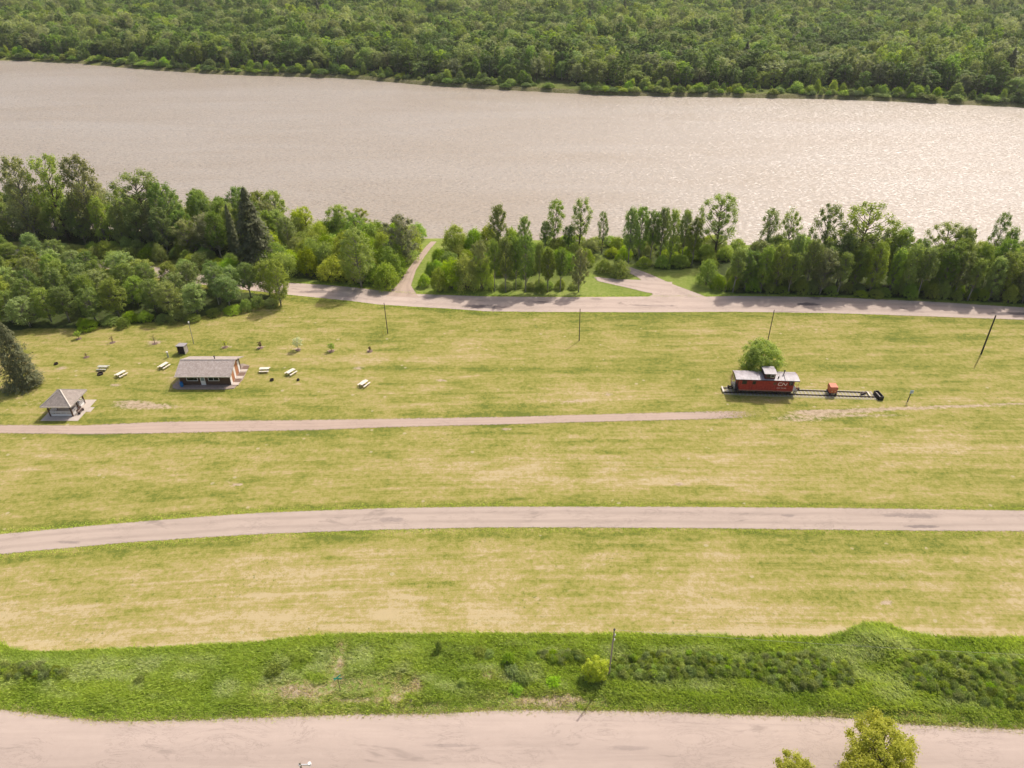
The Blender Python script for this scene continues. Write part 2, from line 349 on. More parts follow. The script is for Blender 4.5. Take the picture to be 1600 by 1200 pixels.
# ------------------------------------------------------------------ roads
def roadmat(name, c, dark, streak=.5, alpha=True, stain=0.0, spots=()):
    t = NT(name); pI = t.pos(); L = t.t.links
    n3 = t.noise(pI, 1.1, 6, .7); n4 = t.noise(pI, 9, 4, .7)
    st = t.noise(t.pos((.06, 1, 1)), 1.6, 5, .6, .3); nb = t.noise(t.pos((.5, 1, 1)), .18, 4, .6, .5)
    f = t.math('ADD', t.math('MULTIPLY', n3, .45), t.math('MULTIPLY', n4, .2))
    f = t.math('ADD', f, t.math('MULTIPLY', st, streak)); f = t.math('ADD', f, t.math('MULTIPLY', t.math('SUBTRACT', nb, .5), .7))
    cc = t.ramp(f, [(.25, dark), (.5, c), (.9, tuple(min(x*1.13, .8) for x in c))])
    # damp stains, wear lines
    ac = t.attr('across').outputs['Fac']; rut = t.math('ABSOLUTE', t.math('SUBTRACT', t.math('ABSOLUTE', t.math('SUBTRACT', t.math('ADD', ac, t.math('MULTIPLY', t.math('SUBTRACT', nb, .5), .25)), .5)), .22))
    rut = t.math('MULTIPLY', t.ramp(rut, [(.03, 1.0), (.12, 0.0)]), t.ramp(st, [(.35, .1), (.6, .5)]))
    cc = t.mix(rut, cc, tuple(x*.72 for x in c))
    wv = t.noise(t.pos((.35, 1, 1)), .42, 7, .75, 2.2)
    ln = t.ramp(t.math('ABSOLUTE', t.math('SUBTRACT', wv, .5)), [(0, 1.0), (.016, 0.0)])
    ln = t.math('MULTIPLY', ln, t.ramp(t.noise(pI, .12, 2), [(.44, 0.0), (.56, .7)]))
    cc = t.mix(ln, cc, tuple(x*.55 for x in c))
    sn = t.noise(t.pos((.3, 1, 1)), .33, 5, .65, .8)
    cc = t.mix(t.math('MULTIPLY', t.ramp(sn, [(.61, 0.0), (.68, 1.0)]), stain), cc, tuple(x*.45 for x in c))
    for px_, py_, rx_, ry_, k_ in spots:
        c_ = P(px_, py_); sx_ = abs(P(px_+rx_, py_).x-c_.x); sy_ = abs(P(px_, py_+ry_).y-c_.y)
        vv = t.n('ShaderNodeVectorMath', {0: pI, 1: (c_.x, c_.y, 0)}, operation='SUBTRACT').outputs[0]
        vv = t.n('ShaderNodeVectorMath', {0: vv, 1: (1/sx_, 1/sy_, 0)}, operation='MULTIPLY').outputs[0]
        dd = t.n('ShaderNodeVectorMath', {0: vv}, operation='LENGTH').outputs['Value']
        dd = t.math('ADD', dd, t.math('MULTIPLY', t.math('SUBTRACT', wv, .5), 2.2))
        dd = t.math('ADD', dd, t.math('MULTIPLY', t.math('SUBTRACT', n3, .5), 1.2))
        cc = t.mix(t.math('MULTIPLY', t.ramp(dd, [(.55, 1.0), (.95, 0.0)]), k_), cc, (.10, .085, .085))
    m = t.setp(cc, .95, 0, .15, t.math('ADD', n3, n4), .3, .04)
    e = t.attr('edge').outputs['Fac']
    ed = t.math('ADD', e, t.math('ADD', t.math('MULTIPLY', t.math('SUBTRACT', t.noise(pI, 2.2, 5, .75), .5), .75), t.math('MULTIPLY', t.math('SUBTRACT', n4, .5), .9)))
    al = t.ramp(ed, [(.52, 1.0), (.60, 0.0)])
    L.new(al, t.b.inputs['Alpha']); return m
def resample(pl, n, z=0):
    a = np.array([P(*q)[:2] for q in pl]); d = np.r_[0, np.cumsum(np.hypot(*np.diff(a, axis=0).T))]
    s_ = np.linspace(0, d[-1], n)
    # smooth with a small moving average over dense samples
    X = np.interp(s_, d, a[:, 0]); Y = np.interp(s_, d, a[:, 1])
    k = max(3, n//40)|1; ker = np.ones(k)/k
    Xp = np.convolve(np.pad(X, k//2, 'edge'), ker, 'valid'); Yp = np.convolve(np.pad(Y, k//2, 'edge'), ker, 'valid')
    Xp[0], Xp[-1], Yp[0], Yp[-1] = X[0], X[-1], Y[0], Y[-1]
    return np.stack([Xp, Yp], 1)
def strip(name, A, B, mat, dz, feather=.45, n=400, fade_end=(0, 0)):
    a = resample(A, n) if isinstance(A, list) else A; b = resample(B, n) if isinstance(B, list) else B
    us = [0, .5, 1]; rows = []
    d = b-a; Ln = np.linalg.norm(d, axis=1, keepdims=True); d = d/np.maximum(Ln, 1e-6)
    f_ = np.minimum(feather, Ln*.3)
    cols = [a-d*f_, a, a+d*f_, (a+b)/2-d*Ln*.15, (a+b)/2+d*Ln*.15, b-d*f_, b, b+d*f_]; ev = [1, .55, 0, 0, 0, 0, .55, 1]
    m_ = len(cols); VV = []; EE = []
    for i in range(n):
        ea = 0
        if fade_end[0] and i < fade_end[0]: ea = 1-i/fade_end[0]
        if fade_end[1] and n-1-i < fade_end[1]: ea = max(ea, 1-(n-1-i)/fade_end[1])
        for c_, e_ in zip(cols, ev):
            VV.append((c_[i, 0], c_[i, 1])); EE.append(max(e_, ea))
    VV = np.array(VV); Z = hz(VV[:, 0], VV[:, 1])+dz
    VV = np.c_[VV, Z]
    q = [(i*m_+k, i*m_+k+1, (i+1)*m_+k+1, (i+1)*m_+k) for i in range(n-1) for k in range(m_-1)]
    me = npmesh(name, VV, np.array(q), mat); ac = me.attributes.new('across', 'FLOAT', 'POINT'); ac.data.foreach_set('value', np.tile(np.array([-.08, 0, .08, .35, .65, .92, 1, 1.08], dtype=np.float32), n)); ea = me.attributes.new('edge', 'FLOAT', 'POINT'); ea.data.foreach_set('value', np.array(EE, dtype=np.float32))
    o = part(name, me, None); tag(o, kind='structure')
    # faces up
    if me.polygons[0].normal.z < 0: me.flip_normals()
    return o
def lin(a, x0, x1, n): x = np.linspace(x0, x1, n); return np.c_[x, ip(a, x)]
gravel = roadmat('gravel_pale', (.37, .302, .256), (.25, .20, .165), .9, stain=.4, spots=[(700,1165,60,3,.25),(985,1169,40,5,.25)])
gravel2 = roadmat('gravel_lane', (.345, .282, .235), (.26, .205, .165), .9, stain=.45, spots=[(112,848,25,3,.35),(612,812,22,5,.35),(1232,806,14,3,.4),(1425,806,55,5,.35),(1440,823,30,3,.6)])
dirt = roadmat('dirt_track', (.36, .28, .225), (.26, .205, .15), .7, stain=.2)
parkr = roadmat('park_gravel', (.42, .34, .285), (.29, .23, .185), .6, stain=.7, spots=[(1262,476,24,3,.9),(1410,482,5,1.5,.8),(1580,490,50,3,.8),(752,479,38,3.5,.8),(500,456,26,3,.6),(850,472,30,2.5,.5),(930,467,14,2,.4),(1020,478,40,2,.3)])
fx = np.linspace(-110, 110, 700); fa = np.c_[fx, ip(fgT, fx)]; fb = np.c_[fx, 0*fx+27.0]
strip('gravel_road', fa, fb, gravel, .05, .5, 700)
strip('access_lane', lin(midT, -140, 140, 700), lin(midB, -140, 140, 700), gravel2, .03, .45, 700)
strip('footpath', lin(ftT, -110, ftT[-1,0], 500), lin(ftB, -110, ftT[-1,0], 500), dirt, .03, .75, 500, (0, 90))
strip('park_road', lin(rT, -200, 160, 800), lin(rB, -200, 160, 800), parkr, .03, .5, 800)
strip('boat_launch_track', [(604,463),(622,444),(638,420),(652,402),(664,387),(672,379),(673.5,377.5)], [(654,465),(642,446),(650,422),(662,403),(673,388),(681,379),(682.5,377.5)], dirt, .035, .32, 200)
strip('pull_off_track', [(1110,467),(1090,459),(1050,444),(1017,429),(978,415)], [(1008,467),(1020,460),(1010,446),(998,434),(972,421)], parkr, .039, .45, 160)
strip('turning_loop', [(1050,441),(1007,438),(960,436),(922,432)], [(1050,462),(1010,457),(987,451),(928,438)], parkr, .044, .5, 160, (0, 20))

# ------------------------------------------------------------------ foliage meshes
def leafquads(C_, Rr, n, size, rng, up=.7, squash=.8, shell=.3, rnd=.6):
    k = len(C_); cen_ = np.repeat(C_, n, 0); rr = np.repeat(Rr, n)
    d = rng.normal(size=(k*n, 3)); d /= np.linalg.norm(d, axis=1, keepdims=True)
    r = rr*(shell+(1-shell)*rng.random(k*n))*(.75+.75*rng.random(k*n)**2)
    p = cen_+d*r[:, None]*np.array([1, 1, squash])*(1+.0*r[:, None])
    nn = d*.7+np.array([0, 0, up])+rng.normal(size=(k*n, 3))*rnd; nn /= np.linalg.norm(nn, axis=1, keepdims=True)
    t_ = np.cross(nn, rng.normal(size=(k*n, 3))); t_ /= np.linalg.norm(t_, axis=1, keepdims=True)
    b_ = np.cross(nn, t_); s_ = (size*(.6+.8*rng.random(k*n)))[:, None]
    q = np.stack([p-t_*s_*.5, p-b_*s_*.32+nn*s_*.08, p+t_*s_*.5, p+b_*s_*.32+nn*s_*.08], 1).reshape(-1, 3)
    return q
def qmesh(name, q, mat):
    return npmesh(name, q, np.arange(len(q)).reshape(-1, 4), mat)
def make_tree(seed, mat, bark, H=12, R=2.6, base=.35, nc=95, nl=90, ls=.23, cr=.68, prof=1.0, tr=.15, lean=.3, limbs=True, top=.75):
    rng = np.random.default_rng(seed); rd = random.Random(seed)
    pts = [(0, 0, -.3)]; x = y = 0
    for i in range(1, 6):
        x += rd.uniform(-lean, lean)*.5; y += rd.uniform(-lean, lean)*.5; pts.append((x, y, H*.9*i/5))
    rad = [tr*1.25, tr, tr*.8, tr*.6, tr*.35, tr*.1]
    mb = MB().tube(pts, rad, 7)
    def tp(z):
        z = max(0, min(z, H*.9)); k = z/(H*.9)*5; i = min(int(k), 4); f_ = k-i
        return Vector(pts[i]).lerp(Vector(pts[i+1]), f_)
    Cs = []; Rs = []
    for i in range(nc):
        u = (i+.5*rd.random())/nc; z = base+(1-base)*u*.97
        pr = math.sqrt(max(0, 1-((u-.42)/(.60 if u > .42 else .52))**2))**.9*prof+.04
        an = i*2.4+rd.uniform(-.5, .5); rr = (R-cr*.5)*pr*math.sqrt(rd.uniform(.15, 1))*(1+.22*math.sin(an*2+seed))
        c_ = tp(z*H)+Vector((math.cos(an)*rr, math.sin(an)*rr, 0)); c_.z = z*H-rd.uniform(0, .03)*H
        Cs.append(c_); Rs.append(cr*rd.uniform(.6, 1.25)*(1-.12*u))
        if limbs and rr > .3*R:
            s0 = tp(max(c_.z-rr*.9-.4, .25*H*base)); mid = s0.lerp(c_, .5)+Vector((0, 0, -.12*rr))
            mb.tube([s0, mid, c_], [tr*.35, tr*.22, .02], 4)
    q = leafquads(np.array(Cs), np.array(Rs), nl, ls, rng, squash=1.15)
    return qmesh('crown', q, mat), mb.mesh('trunk', bark, True)
def make_bush(seed, mat, bark, H=4, R=2.6, nc=48, nl=130, ls=.2, cr=.8):
    rng = np.random.default_rng(seed); rd = random.Random(seed); Cs = []; Rs = []; mb = MB()
    for i in range(nc):
        u = (i+.5)/nc; an = i*2.4; ph = math.acos(1-u*.98); rr = R*math.sin(ph)*rd.uniform(.55, .95)
        z = H*(.12+.78*math.cos(ph)*rd.uniform(.75, 1.0)); Cs.append((math.cos(an)*rr, math.sin(an)*rr, z)); Rs.append(cr*rd.uniform(.6, 1.2))
        if i % 4 == 0: mb.tube([(math.cos(an)*.2, math.sin(an)*.2, -.2), (Cs[-1][0]*.6, Cs[-1][1]*.6, z*.6), Cs[-1]], [.06, .04, .015], 4)
    q = leafquads(np.array(Cs), np.array(Rs), nl, ls, rng, squash=.85); q[:, 2] = np.maximum(q[:, 2], .03)
    return qmesh('crown', q, mat), mb.mesh('stems', bark)
def make_spruce(seed, mat, bark, H=14, R=2.6, ls=.28, n=11000, power=.66):
    rng = np.random.default_rng(seed)
    u = rng.random(n)**.62*.97; z = H*(1-u)*1.0+.3
    nb = 13; an = rng.random(n)*2*np.pi; sec = np.floor(an*nb/6.28).astype(int); tier = np.floor(z*1.1+(sec*.37) % 1).astype(int); hsh = rng.random((64, 64))[sec % 64, tier % 64]; lay = (hsh-.5)*.6
    r = R*u**power*(.35+.65*rng.random(n)**.45)*(.8+lay+.12*np.sin(z*7))
    p = np.stack([np.cos(an)*r, np.sin(an)*r, z-.18*r], 1)
    d = np.stack([np.cos(an), np.sin(an), .9+0*an], 1)+rng.normal(size=(n, 3))*.4
    nn = d/np.linalg.norm(d, axis=1, keepdims=True)
    tt = np.stack([np.cos(an), np.sin(an), -.45+0*an], 1); tt = tt-nn*(tt*nn).sum(1, keepdims=True); tt /= np.linalg.norm(tt, axis=1, keepdims=True)
    bb = np.cross(nn, tt); s_ = (ls*(.6+.8*rng.random(n)))[:, None]
    q = np.stack([p-tt*s_*.6, p-bb*s_*.25, p+tt*s_*.6, p+bb*s_*.25], 1).reshape(-1, 3)
    return qmesh('crown', q, mat), MB().tube([(0,0,-.3),(0,0,H*.5),(0,0,H*.96)], [.22,.13,.02], 7).mesh('trunk', bark)

bark = simple('bark_pale', (.33, .31, .26), .9, .8, 4, (1,1,.4), dark=.35)
barkd = simple('bark_dark', (.13, .10, .075), .9, .7, 4, dark=.5)
L_pop = leafmat('poplar_leaf', (.215, .295, .06), hue=.03)
L_pop2 = leafmat('poplar_leaf_light', (.28, .35, .07), hue=.03)
L_sil = leafmat('cottonwood_leaf_silvery', (.31, .33, .16), hue=.02)
L_bri = leafmat('willow_leaf_bright', (.30, .40, .03), hue=.04)
L_yel = leafmat('elm_leaf_yellow_green', (.35, .40, .045), hue=.02)
L_spr = leafmat('spruce_needle', (.12, .135, .045), trans=.12, hue=.01)
L_oli = leafmat('olive_leaf', (.40, .41, .06), hue=.0, trans=.42, oj=0)
L_dkw = leafmat('weed_leaf_dark', (.22, .29, .04), hue=.03, trans=.25)
L_mpl = leafmat('maple_leaf_bright', (.33, .43, .035), hue=.0, oj=0)
L_blo = leafmat('blossom_pale', (.50, .52, .42), hue=.01)
L_red = leafmat('sapling_reddish', (.20, .13, .06), hue=.02)

POP = [make_tree(1, L_pop, bark, R=2.5), make_tree(2, L_pop, bark, R=2.9, nc=105, base=.3), make_tree(3, L_pop2, bark, R=2.3, base=.25),
       make_tree(4, L_pop, bark, R=2.1, base=.42, nc=80), make_tree(5, L_pop2, bark, R=2.9, base=.22, nc=105, cr=.75), make_tree(6, L_sil, bark, R=2.8, base=.25, nc=95)]
OPN = [make_tree(11, L_pop, barkd, R=2.9, base=.40, nc=46, nl=115, cr=.75, tr=.17, lean=.6), make_tree(12, L_pop, barkd, R=2.6, base=.33, nc=46, nl=115, cr=.72, lean=.7), make_tree(13, L_pop2, barkd, R=3.3, base=.36, nc=56, nl=110, cr=.78, tr=.18, lean=.5)]
BUS = [make_bush(21, L_bri, barkd), make_bush(22, L_bri, barkd, H=4.4, R=2.3), make_bush(23, L_yel, barkd), make_bush(24, L_pop2, barkd, H=4.6)]
SPR = [make_spruce(31, L_spr, barkd), make_spruce(32, L_spr, barkd, H=12, R=3.6, power=.6, n=11000)]
L_fa = leafmat('far_poplar_leaf', (.135, .21, .04), hue=.03); L_fb = leafmat('far_poplar_leaf_light', (.22, .30, .065), hue=.04); L_fc = leafmat('far_cottonwood_silvery', (.31, .35, .16), hue=.02); L_fd = leafmat('far_willow_leaf', (.30, .40, .045), hue=.04)
fkw = dict(nl=70, ls=.36, limbs=False)
FARP = [make_tree(61, L_fa, bark, R=2.9, nc=50, base=.2, **fkw), make_tree(62, L_fb, bark, R=3.1, base=.15, nc=55, cr=1.0, **fkw), make_tree(63, L_fb, bark, R=2.6, base=.2, nc=46, **fkw), make_tree(64, L_fc, bark, R=3.0, base=.2, nc=50, cr=1.1, **fkw),
        make_tree(65, L_fa, bark, R=2.5, base=.2, nc=46, **fkw), make_tree(66, L_fc, barkd, R=3.0, base=.35, nc=44, cr=.75, **fkw), make_tree(67, L_fd, bark, R=2.9, base=.1, nc=50, **fkw), make_tree(68, L_fa, bark, R=1.9, base=.15, nc=36, **fkw), make_spruce(69, L_spr, barkd, n=1800, ls=.6, R=2.0)]
FBUS = [make_bush(71, L_fd, barkd, nl=60, ls=.3), make_bush(72, L_fb, barkd, H=4.4, R=2.3, nl=60, ls=.3), make_bush(73, L_bri, barkd, nl=60, ls=.3), make_bush(74, L_fa, barkd, H=4.6, nl=60, ls=.3)]

def plant(name, proto, loc, sx, sz, label, cat, group=None, names=('crown', 'trunk')):
    e = thing(name, loc, label, cat, group, rz=random.uniform(0, 6.28)); e.scale = (sx, sx, sz)
    part(names[0], proto[0], None, e); part(names[1], proto[1], None, e); return e
def hgt_for(bx_py, topy):
    """height of an upright thing whose foot is at bx_py and whose tip shows at row topy"""
    p = P(*bx_py); v = (topy-600)/CF
    # ((H-h)c - y s) = v (y c + (H-h) s)
    q = (v*p.y*_c+p.y*_s)/(_c-v*_s); return CH-q
taken = []
def tree_at(name, proto, topx, topy, basey, wide, label, cat, group=None, natH=12.3, natR=3.2, names=('crown', 'trunk')):
    bx = 800+(topx-800)*(2348-basey)/(2348-topy)
    h = hgt_for((bx, basey), topy); p = G(bx, basey)
    s_px = CF/(p.y*_c+CH*_s)
    sx = (wide/2/s_px)/natR
    taken.append((p.x, p.y)); return plant(name, proto, p, sx, h/natH, label, cat, group, names)

# --- trees and bushes one can single out on the near bank
T = tree_at
T('poplar_tree', OPN[2], 60, 236, 376, 62, 'tall grey-green poplar with a broad crown, left of the twin tallest in the left wood', 'tree')
T('poplar_tree', POP[5], 110, 236, 378, 70, 'tall rounded pale poplar, right of the two tallest trees at the left riverbank', 'tree')
T('poplar_tree', POP[5], 8, 238, 380, 60, 'tall poplar cut by the left edge, its crown against the river', 'tree')
T('poplar_tree', OPN[2], 208, 262, 384, 80, 'thin-crowned poplar with bare grey limbs showing against the river', 'tree')
T('poplar_tree', POP[1], 245, 280, 388, 50, 'slim green poplar just right of the thin-crowned one', 'tree')
T('spruce_tree', SPR[0], 379, 291, 424, 70, 'tall dark pointed spruce standing above the bright bushes', 'tree', natH=14.3, natR=2.6)
T('spruce_tree', SPR[0], 352, 318, 408, 28, 'slim dark spruce tucked behind the left side of the tall one', 'tree', natH=14.3, natR=2.6)
T('poplar_tree', POP[4], 553, 352, 449, 66, 'large grey-green tree at the road edge in the middle of the bright bushes', 'tree')
T('poplar_tree', POP[4], 425, 404, 478, 42, 'round poplar at the right-hand tip of the left wood, beside the park road', 'tree')
T('poplar_tree', POP[5], 622, 332, 420, 60, 'leafy tree left of the boat launch track, near its river end', 'tree')
T('poplar_tree', POP[2], 779, 316, 408, 40, 'dark upright poplar rising behind the bushes right of the boat launch track', 'tree')
T('poplar_tree', POP[2], 820, 335, 406, 30, 'shorter upright poplar right of the dark one behind the middle grove', 'tree')
T('poplar_tree', OPN[1], 868, 308, 392, 40, 'slender open poplar, first of the pair standing against the river in the middle', 'tree')
T('poplar_tree', OPN[0], 909, 307, 394, 42, 'slender open poplar, second of the pair standing against the river in the middle', 'tree')
T('poplar_tree', OPN[1], 945, 328, 396, 26, 'thin poplar right of the riverside pair', 'tree')
T('poplar_tree', POP[3], 852, 345, 396, 26, 'low dark poplar below the left tree of the riverside pair', 'tree')
T('poplar_tree', POP[3], 890, 352, 398, 28, 'low dark poplar between the two slender riverside trees', 'tree')
T('poplar_tree', OPN[2], 1134, 298, 402, 58, 'tallest open-crowned poplar standing alone above the row right of centre', 'tree')
T('poplar_tree', OPN[0], 1304, 314, 432, 54, 'tall open poplar rising from the right-hand wood, left of the biggest', 'tree')
T('poplar_tree', OPN[2], 1362, 313, 440, 80, 'biggest spreading poplar of the right-hand wood, river glimpsed beside it', 'tree')
T('poplar_tree', OPN[1], 1212, 322, 432, 44, 'tall poplar at the left end of the right-hand wood, crown above the others', 'tree')
T('poplar_tree', OPN[0], 1242, 325, 434, 42, 'tall poplar next to it, leaning crown with dark limbs', 'tree')
T('poplar_tree', OPN[2], 1492, 344, 430, 52, 'round open crown above the wood near the right edge', 'tree')
T('poplar_tree', OPN[1], 1575, 327, 428, 34, 'slender poplar with a tight crown, tallest near the right edge', 'tree')
T('poplar_tree', OPN[0], 1522, 352, 432, 28, 'small crown between the round one and the tallest at the right edge', 'tree')
T('poplar_tree', POP[4], 1418, 358, 446, 50, 'broad poplar just right of the biggest spreading one', 'tree')
# row of poplars behind the pull-off
for x, ty, by, k, l in [(990,320,414,0,'first poplar of the even row behind the pull-off, at its left end'), (1006,318,410,1,'second poplar of the even row behind the pull-off'), (1024,326,412,3,'third poplar of the even row behind the pull-off'),
                     (1040,320,408,0,'middle poplar of the even row behind the pull-off, tall and full'), (1057,324,412,2,'poplar just right of the middle of the even row'), (1075,325,410,3,'second last poplar of the even row behind the pull-off'), (1092,335,414,0,'last poplar of the even row, next to the tallest open crown')]:
    T('poplar_tree', POP[k], x, ty, by, 34, l, 'tree', 'row of poplars behind the pull-off')
# grove between the two tracks, with bare lower trunks
for x, ty, by, k, wd, l in [(772,372,455,3,30,'leftmost poplar of the roadside grove, bare lower trunk'), (790,366,456,0,34,'tall poplar in the left clump of the roadside grove'), (806,368,453,3,28,'middle trunk of the left clump in the roadside grove'), (822,362,456,1,36,'broadest poplar in the left clump of the roadside grove'),
                            (843,376,452,3,26,'thin poplar right after the left clump of the grove'), (858,384,456,0,32,'poplar in the right clump of the roadside grove, next to the gap'), (878,388,455,3,30,'second poplar in the right clump of the roadside grove'), (908,386,456,5,34,'pale-leaved poplar with two stems at the right end of the grove'), (750,372,450,5,36,'silvery poplar at the left side of the roadside grove')]:
    T('poplar_tree', POP[k], x, ty, by, wd, l, 'tree', 'roadside grove between the tracks')
B = lambda k, *a, **kw: T('bush', BUS[k], *a, natH=4.2, natR=3.0, names=('crown', 'stems'), **kw)
for k, x, ty, by, wd, l in [(3,710,352,395,52,'rounded olive-green bush right at the river end of the boat launch track'), (1,740,356,398,44,'bright bush behind the rounded one by the river'), (0,704,396,450,44,'dense green bush in the fork right of the boat launch track'), (0,682,402,432,28,'bright low bush hugging the right side of the boat launch track'),
                            (0,662,424,447,24,'small green bush close against the right side of the boat launch track'), (1,671,408,434,24,'slim bright bush halfway up the right side of the boat launch track'), (0,684,384,412,28,'bright bush near the upper end of the boat launch track, right side'),
                            (2,725,392,450,60,'large yellow-green bush left of the roadside grove'), (1,755,402,452,46,'bush under the silvery poplar at the grove edge'), (3,684,418,456,34,'dark bush at the corner of the road and boat launch track'), (0,945,402,425,30,'small bright bush left of the pull-off'),
                            (1,970,406,432,42,'dark green rounded bush beside the pull-off track'), (2,762,345,395,40,'yellow-green bush behind the dark upright poplar'), (0,800,350,395,40,'bright bush between the two upright poplars'), (0,640,352,395,36,'bright round bush at the top left of the boat launch track'),
                            (0,616,392,430,40,'leafy bush overhanging the left side of the boat launch track'), (1,600,410,450,54,'big bush at the corner left of the boat launch track'), (3,1110,405,445,40,'sparse young tree-bush at the edge of the grass right of the pull-off')]:
    B(k, x, ty, by, wd, label=l, cat='bush')

def inside(poly, x, y):
    r = False; n = len(poly)
    for i in range(n):
        a_, b_ = poly[i], poly[(i+1) % n]
        if (a_[1] > y) != (b_[1] > y) and x < (b_[0]-a_[0])*(y-a_[1])/(b_[1]-a_[1])+a_[0]: r = not r
    return r
def fill(poly, n, sp, fn, seed):
    rd = random.Random(seed); pw = [tuple(P(*q)[:2]) for q in poly]
    X0, X1 = min(p[0] for p in pw), max(p[0] for p in pw); Y0, Y1 = min(p[1] for p in pw), max(p[1] for p in pw); got = 0; here = []
    for _ in range(n*60):
        x, y = rd.uniform(X0, X1), rd.uniform(Y0, Y1)
        if not inside(pw, x, y): continue
        if any((x-a_)**2+(y-b_)**2 < 7.5 for a_, b_ in TRK): continue
        if any((x-a_)**2+(y-b_)**2 < sp*sp for a_, b_ in here) or any((x-a_)**2+(y-b_)**2 < sp*sp*.35 for a_, b_ in taken): continue
        here.append((x, y)); fn(x, y, rd); got += 1
        if got >= n: break
    taken.extend(here); return got
ADJ = {}
for i_, a_ in enumerate(['full round', 'broad', 'light green', 'slim dark', 'large light green', 'silvery']): ADJ[POP[i_][0].name] = a_
for i_, a_ in enumerate(['bright green', 'tall bright green', 'yellow-green', 'dull green']): ADJ[BUS[i_][0].name] = a_
LM = {'poplars of the left riverbank wood': [(100, 'below the twin tallest'), (230, 'under the thin-crowned poplar'), (9999, 'left of the dark spruce')],
 'bright bushes left of the spruce': [(330, 'left part'), (9999, 'next to the trunk')],
 'poplars of the stand behind the lawn': [(110, 'above the dark pine'), (240, 'behind the picnic tables'), (345, 'behind the cabin'), (9999, 'toward the park road')],
 'low bushes along the lawn edge': [(240, 'behind the picnic tables'), (345, 'behind the cabin'), (9999, 'toward the park road')],
 'bushes along the hidden road in the left wood': [(200, 'left part'), (310, 'middle'), (9999, 'near the spruce')],
 'bushes between spruce and boat launch': [(470, 'close to the spruce'), (560, 'halfway along the road'), (9999, 'close to the boat launch')],
 'trees behind the bush mass': [(480, 'nearer the spruce'), (9999, 'nearer the boat launch')],
 'undergrowth below the poplar row': [(980, 'left of the pull-off'), (9999, 'above the pull-off')],
 'low bushes under the grove': [(830, 'left clump'), (9999, 'right clump')],
 'bushes behind the roadside grove': [(780, 'left part'), (860, 'middle'), (9999, 'right part')],
 'poplars of the right-hand wood': [(1230, 'at its left end'), (1330, 'under the tall open poplar'), (1440, 'around the biggest poplar'), (1530, 'under the round open crown'), (9999, 'at the right edge')],
 'bushes at the edge of the right-hand wood': [(1230, 'left end'), (1400, 'middle'), (9999, 'right end')],
 'bushes on the river side': [(1250, 'left end'), (1420, 'middle'), (9999, 'right end')]}
def place_word(group, x, y):
    px, py = Q(x, y, 0)
    lm = next(t_ for lim, t_ in LM[group] if px < lim)
    lo, hi = {'poplars of the right-hand wood': (428, 448), 'poplars of the stand behind the lawn': (440, 475), 'poplars of the left riverbank wood': (374, 392), 'bushes between spruce and boat launch': (392, 420)}.get(group, (0, 0))
    row = '' if not hi else (', front row' if py > hi else ', river side' if py < lo else ', middle rows')
    return lm+row
def pick(name, protos, h0, h1, w0, w1, label, cat, group, bush=False):
    def fn(x, y, rd):
        k = rd.randrange(len(protos)); h = rd.uniform(h0, h1); ww = rd.uniform(w0, w1)
        pw_ = place_word(group, x, y); ad = ADJ.get(protos[k][0].name, 'bright')
        lb = ad+' '+label+', '+pw_; gp_ = group+': '+ad+', '+pw_
        if bush: plant(name, protos[k], (x, y, gz(x, y)), ww/6, h/4.2, lb, cat, gp_, ('crown', 'stems'))
        else: plant(name, protos[k], (x, y, gz(x, y)), ww/6.4, h/12.3, lb, cat, gp_)
    return fn
BUS_T = [make_tree(7, L_bri, barkd, R=2.9, base=.12, nc=74), make_tree(8, L_yel, barkd, R=2.7, base=.15, nc=70)]
TRK = [tuple(P(x_, y_)[:2]) for x_, y_ in [(629,462),(633,450),(638,438),(645,420),(652,410),(658,401),(664,393),(669,386),(677,377),(680,370)]]
N = {}
N['Ab'] = fill(ZA_b, 70, 4.2, pick('poplar_tree', [POP[0], POP[1], POP[2], POP[4], POP[5]], 10, 14.5, 6.5, 9, 'poplar in the left riverbank wood', 'tree', 'poplars of the left riverbank wood'), 1)
N['Ab2'] = fill([(240,362),(400,366),(440,369),(400,400),(300,395),(240,385)], 16, 4, pick('bush', BUS, 8, 11, 6, 8.5, 'bushy tree beside the tall spruce', 'bush', 'bright bushes left of the spruce', True), 2)
N['Af'] = fill(ZA_f, 75, 3.9, pick('poplar_tree', [POP[0], POP[1], POP[2], POP[4], POP[4]], 7, 9.6, 5.5, 7.5, 'poplar in the stand above the lawn', 'tree', 'poplars of the stand behind the lawn'), 3)
N['Afb'] = fill([(130,516),(300,503),(350,492),(430,480),(440,472),(300,494),(130,506)], 16, 2.6, pick('bush', [BUS[0], BUS[3], BUS[1]], 1.5, 3, 3, 5, 'low bush at the lawn edge', 'bush', 'low bushes along the lawn edge', True), 4)
N['Ac'] = fill([(95,391),(300,402),(400,414),(420,428),(400,433),(250,414),(95,399)], 30, 2.7, pick('bush', [BUS[0], BUS[3], BUS[3], BUS[2]], 2.2, 5, 4, 6.5, 'bush along the hidden road', 'bush', 'bushes along the hidden road in the left wood', True), 14)
N['B'] = fill(ZB, 60, 3.7, pick('bush', [BUS[0], BUS[1], BUS[0], BUS[3], BUS[2]], 5, 8.5, 6, 9, 'bush in the roadside bush mass', 'bush', 'bushes between spruce and boat launch', True), 5)
N['B2'] = fill([(395,368),(560,371),(590,373),(560,395),(400,400)], 14, 4.5, pick('poplar_tree', [BUS_T[0], BUS_T[1], POP[4]], 9, 11.5, 6.5, 8.5, 'leafy tree behind the bush mass', 'tree', 'trees behind the bush mass'), 6)
N['D'] = fill(ZD, 26, 3.6, pick('bush', [BUS[3], BUS[0]], 2.6, 4.5, 4.5, 6.5, 'undergrowth bush below the poplar row', 'bush', 'undergrowth below the poplar row', True), 7)
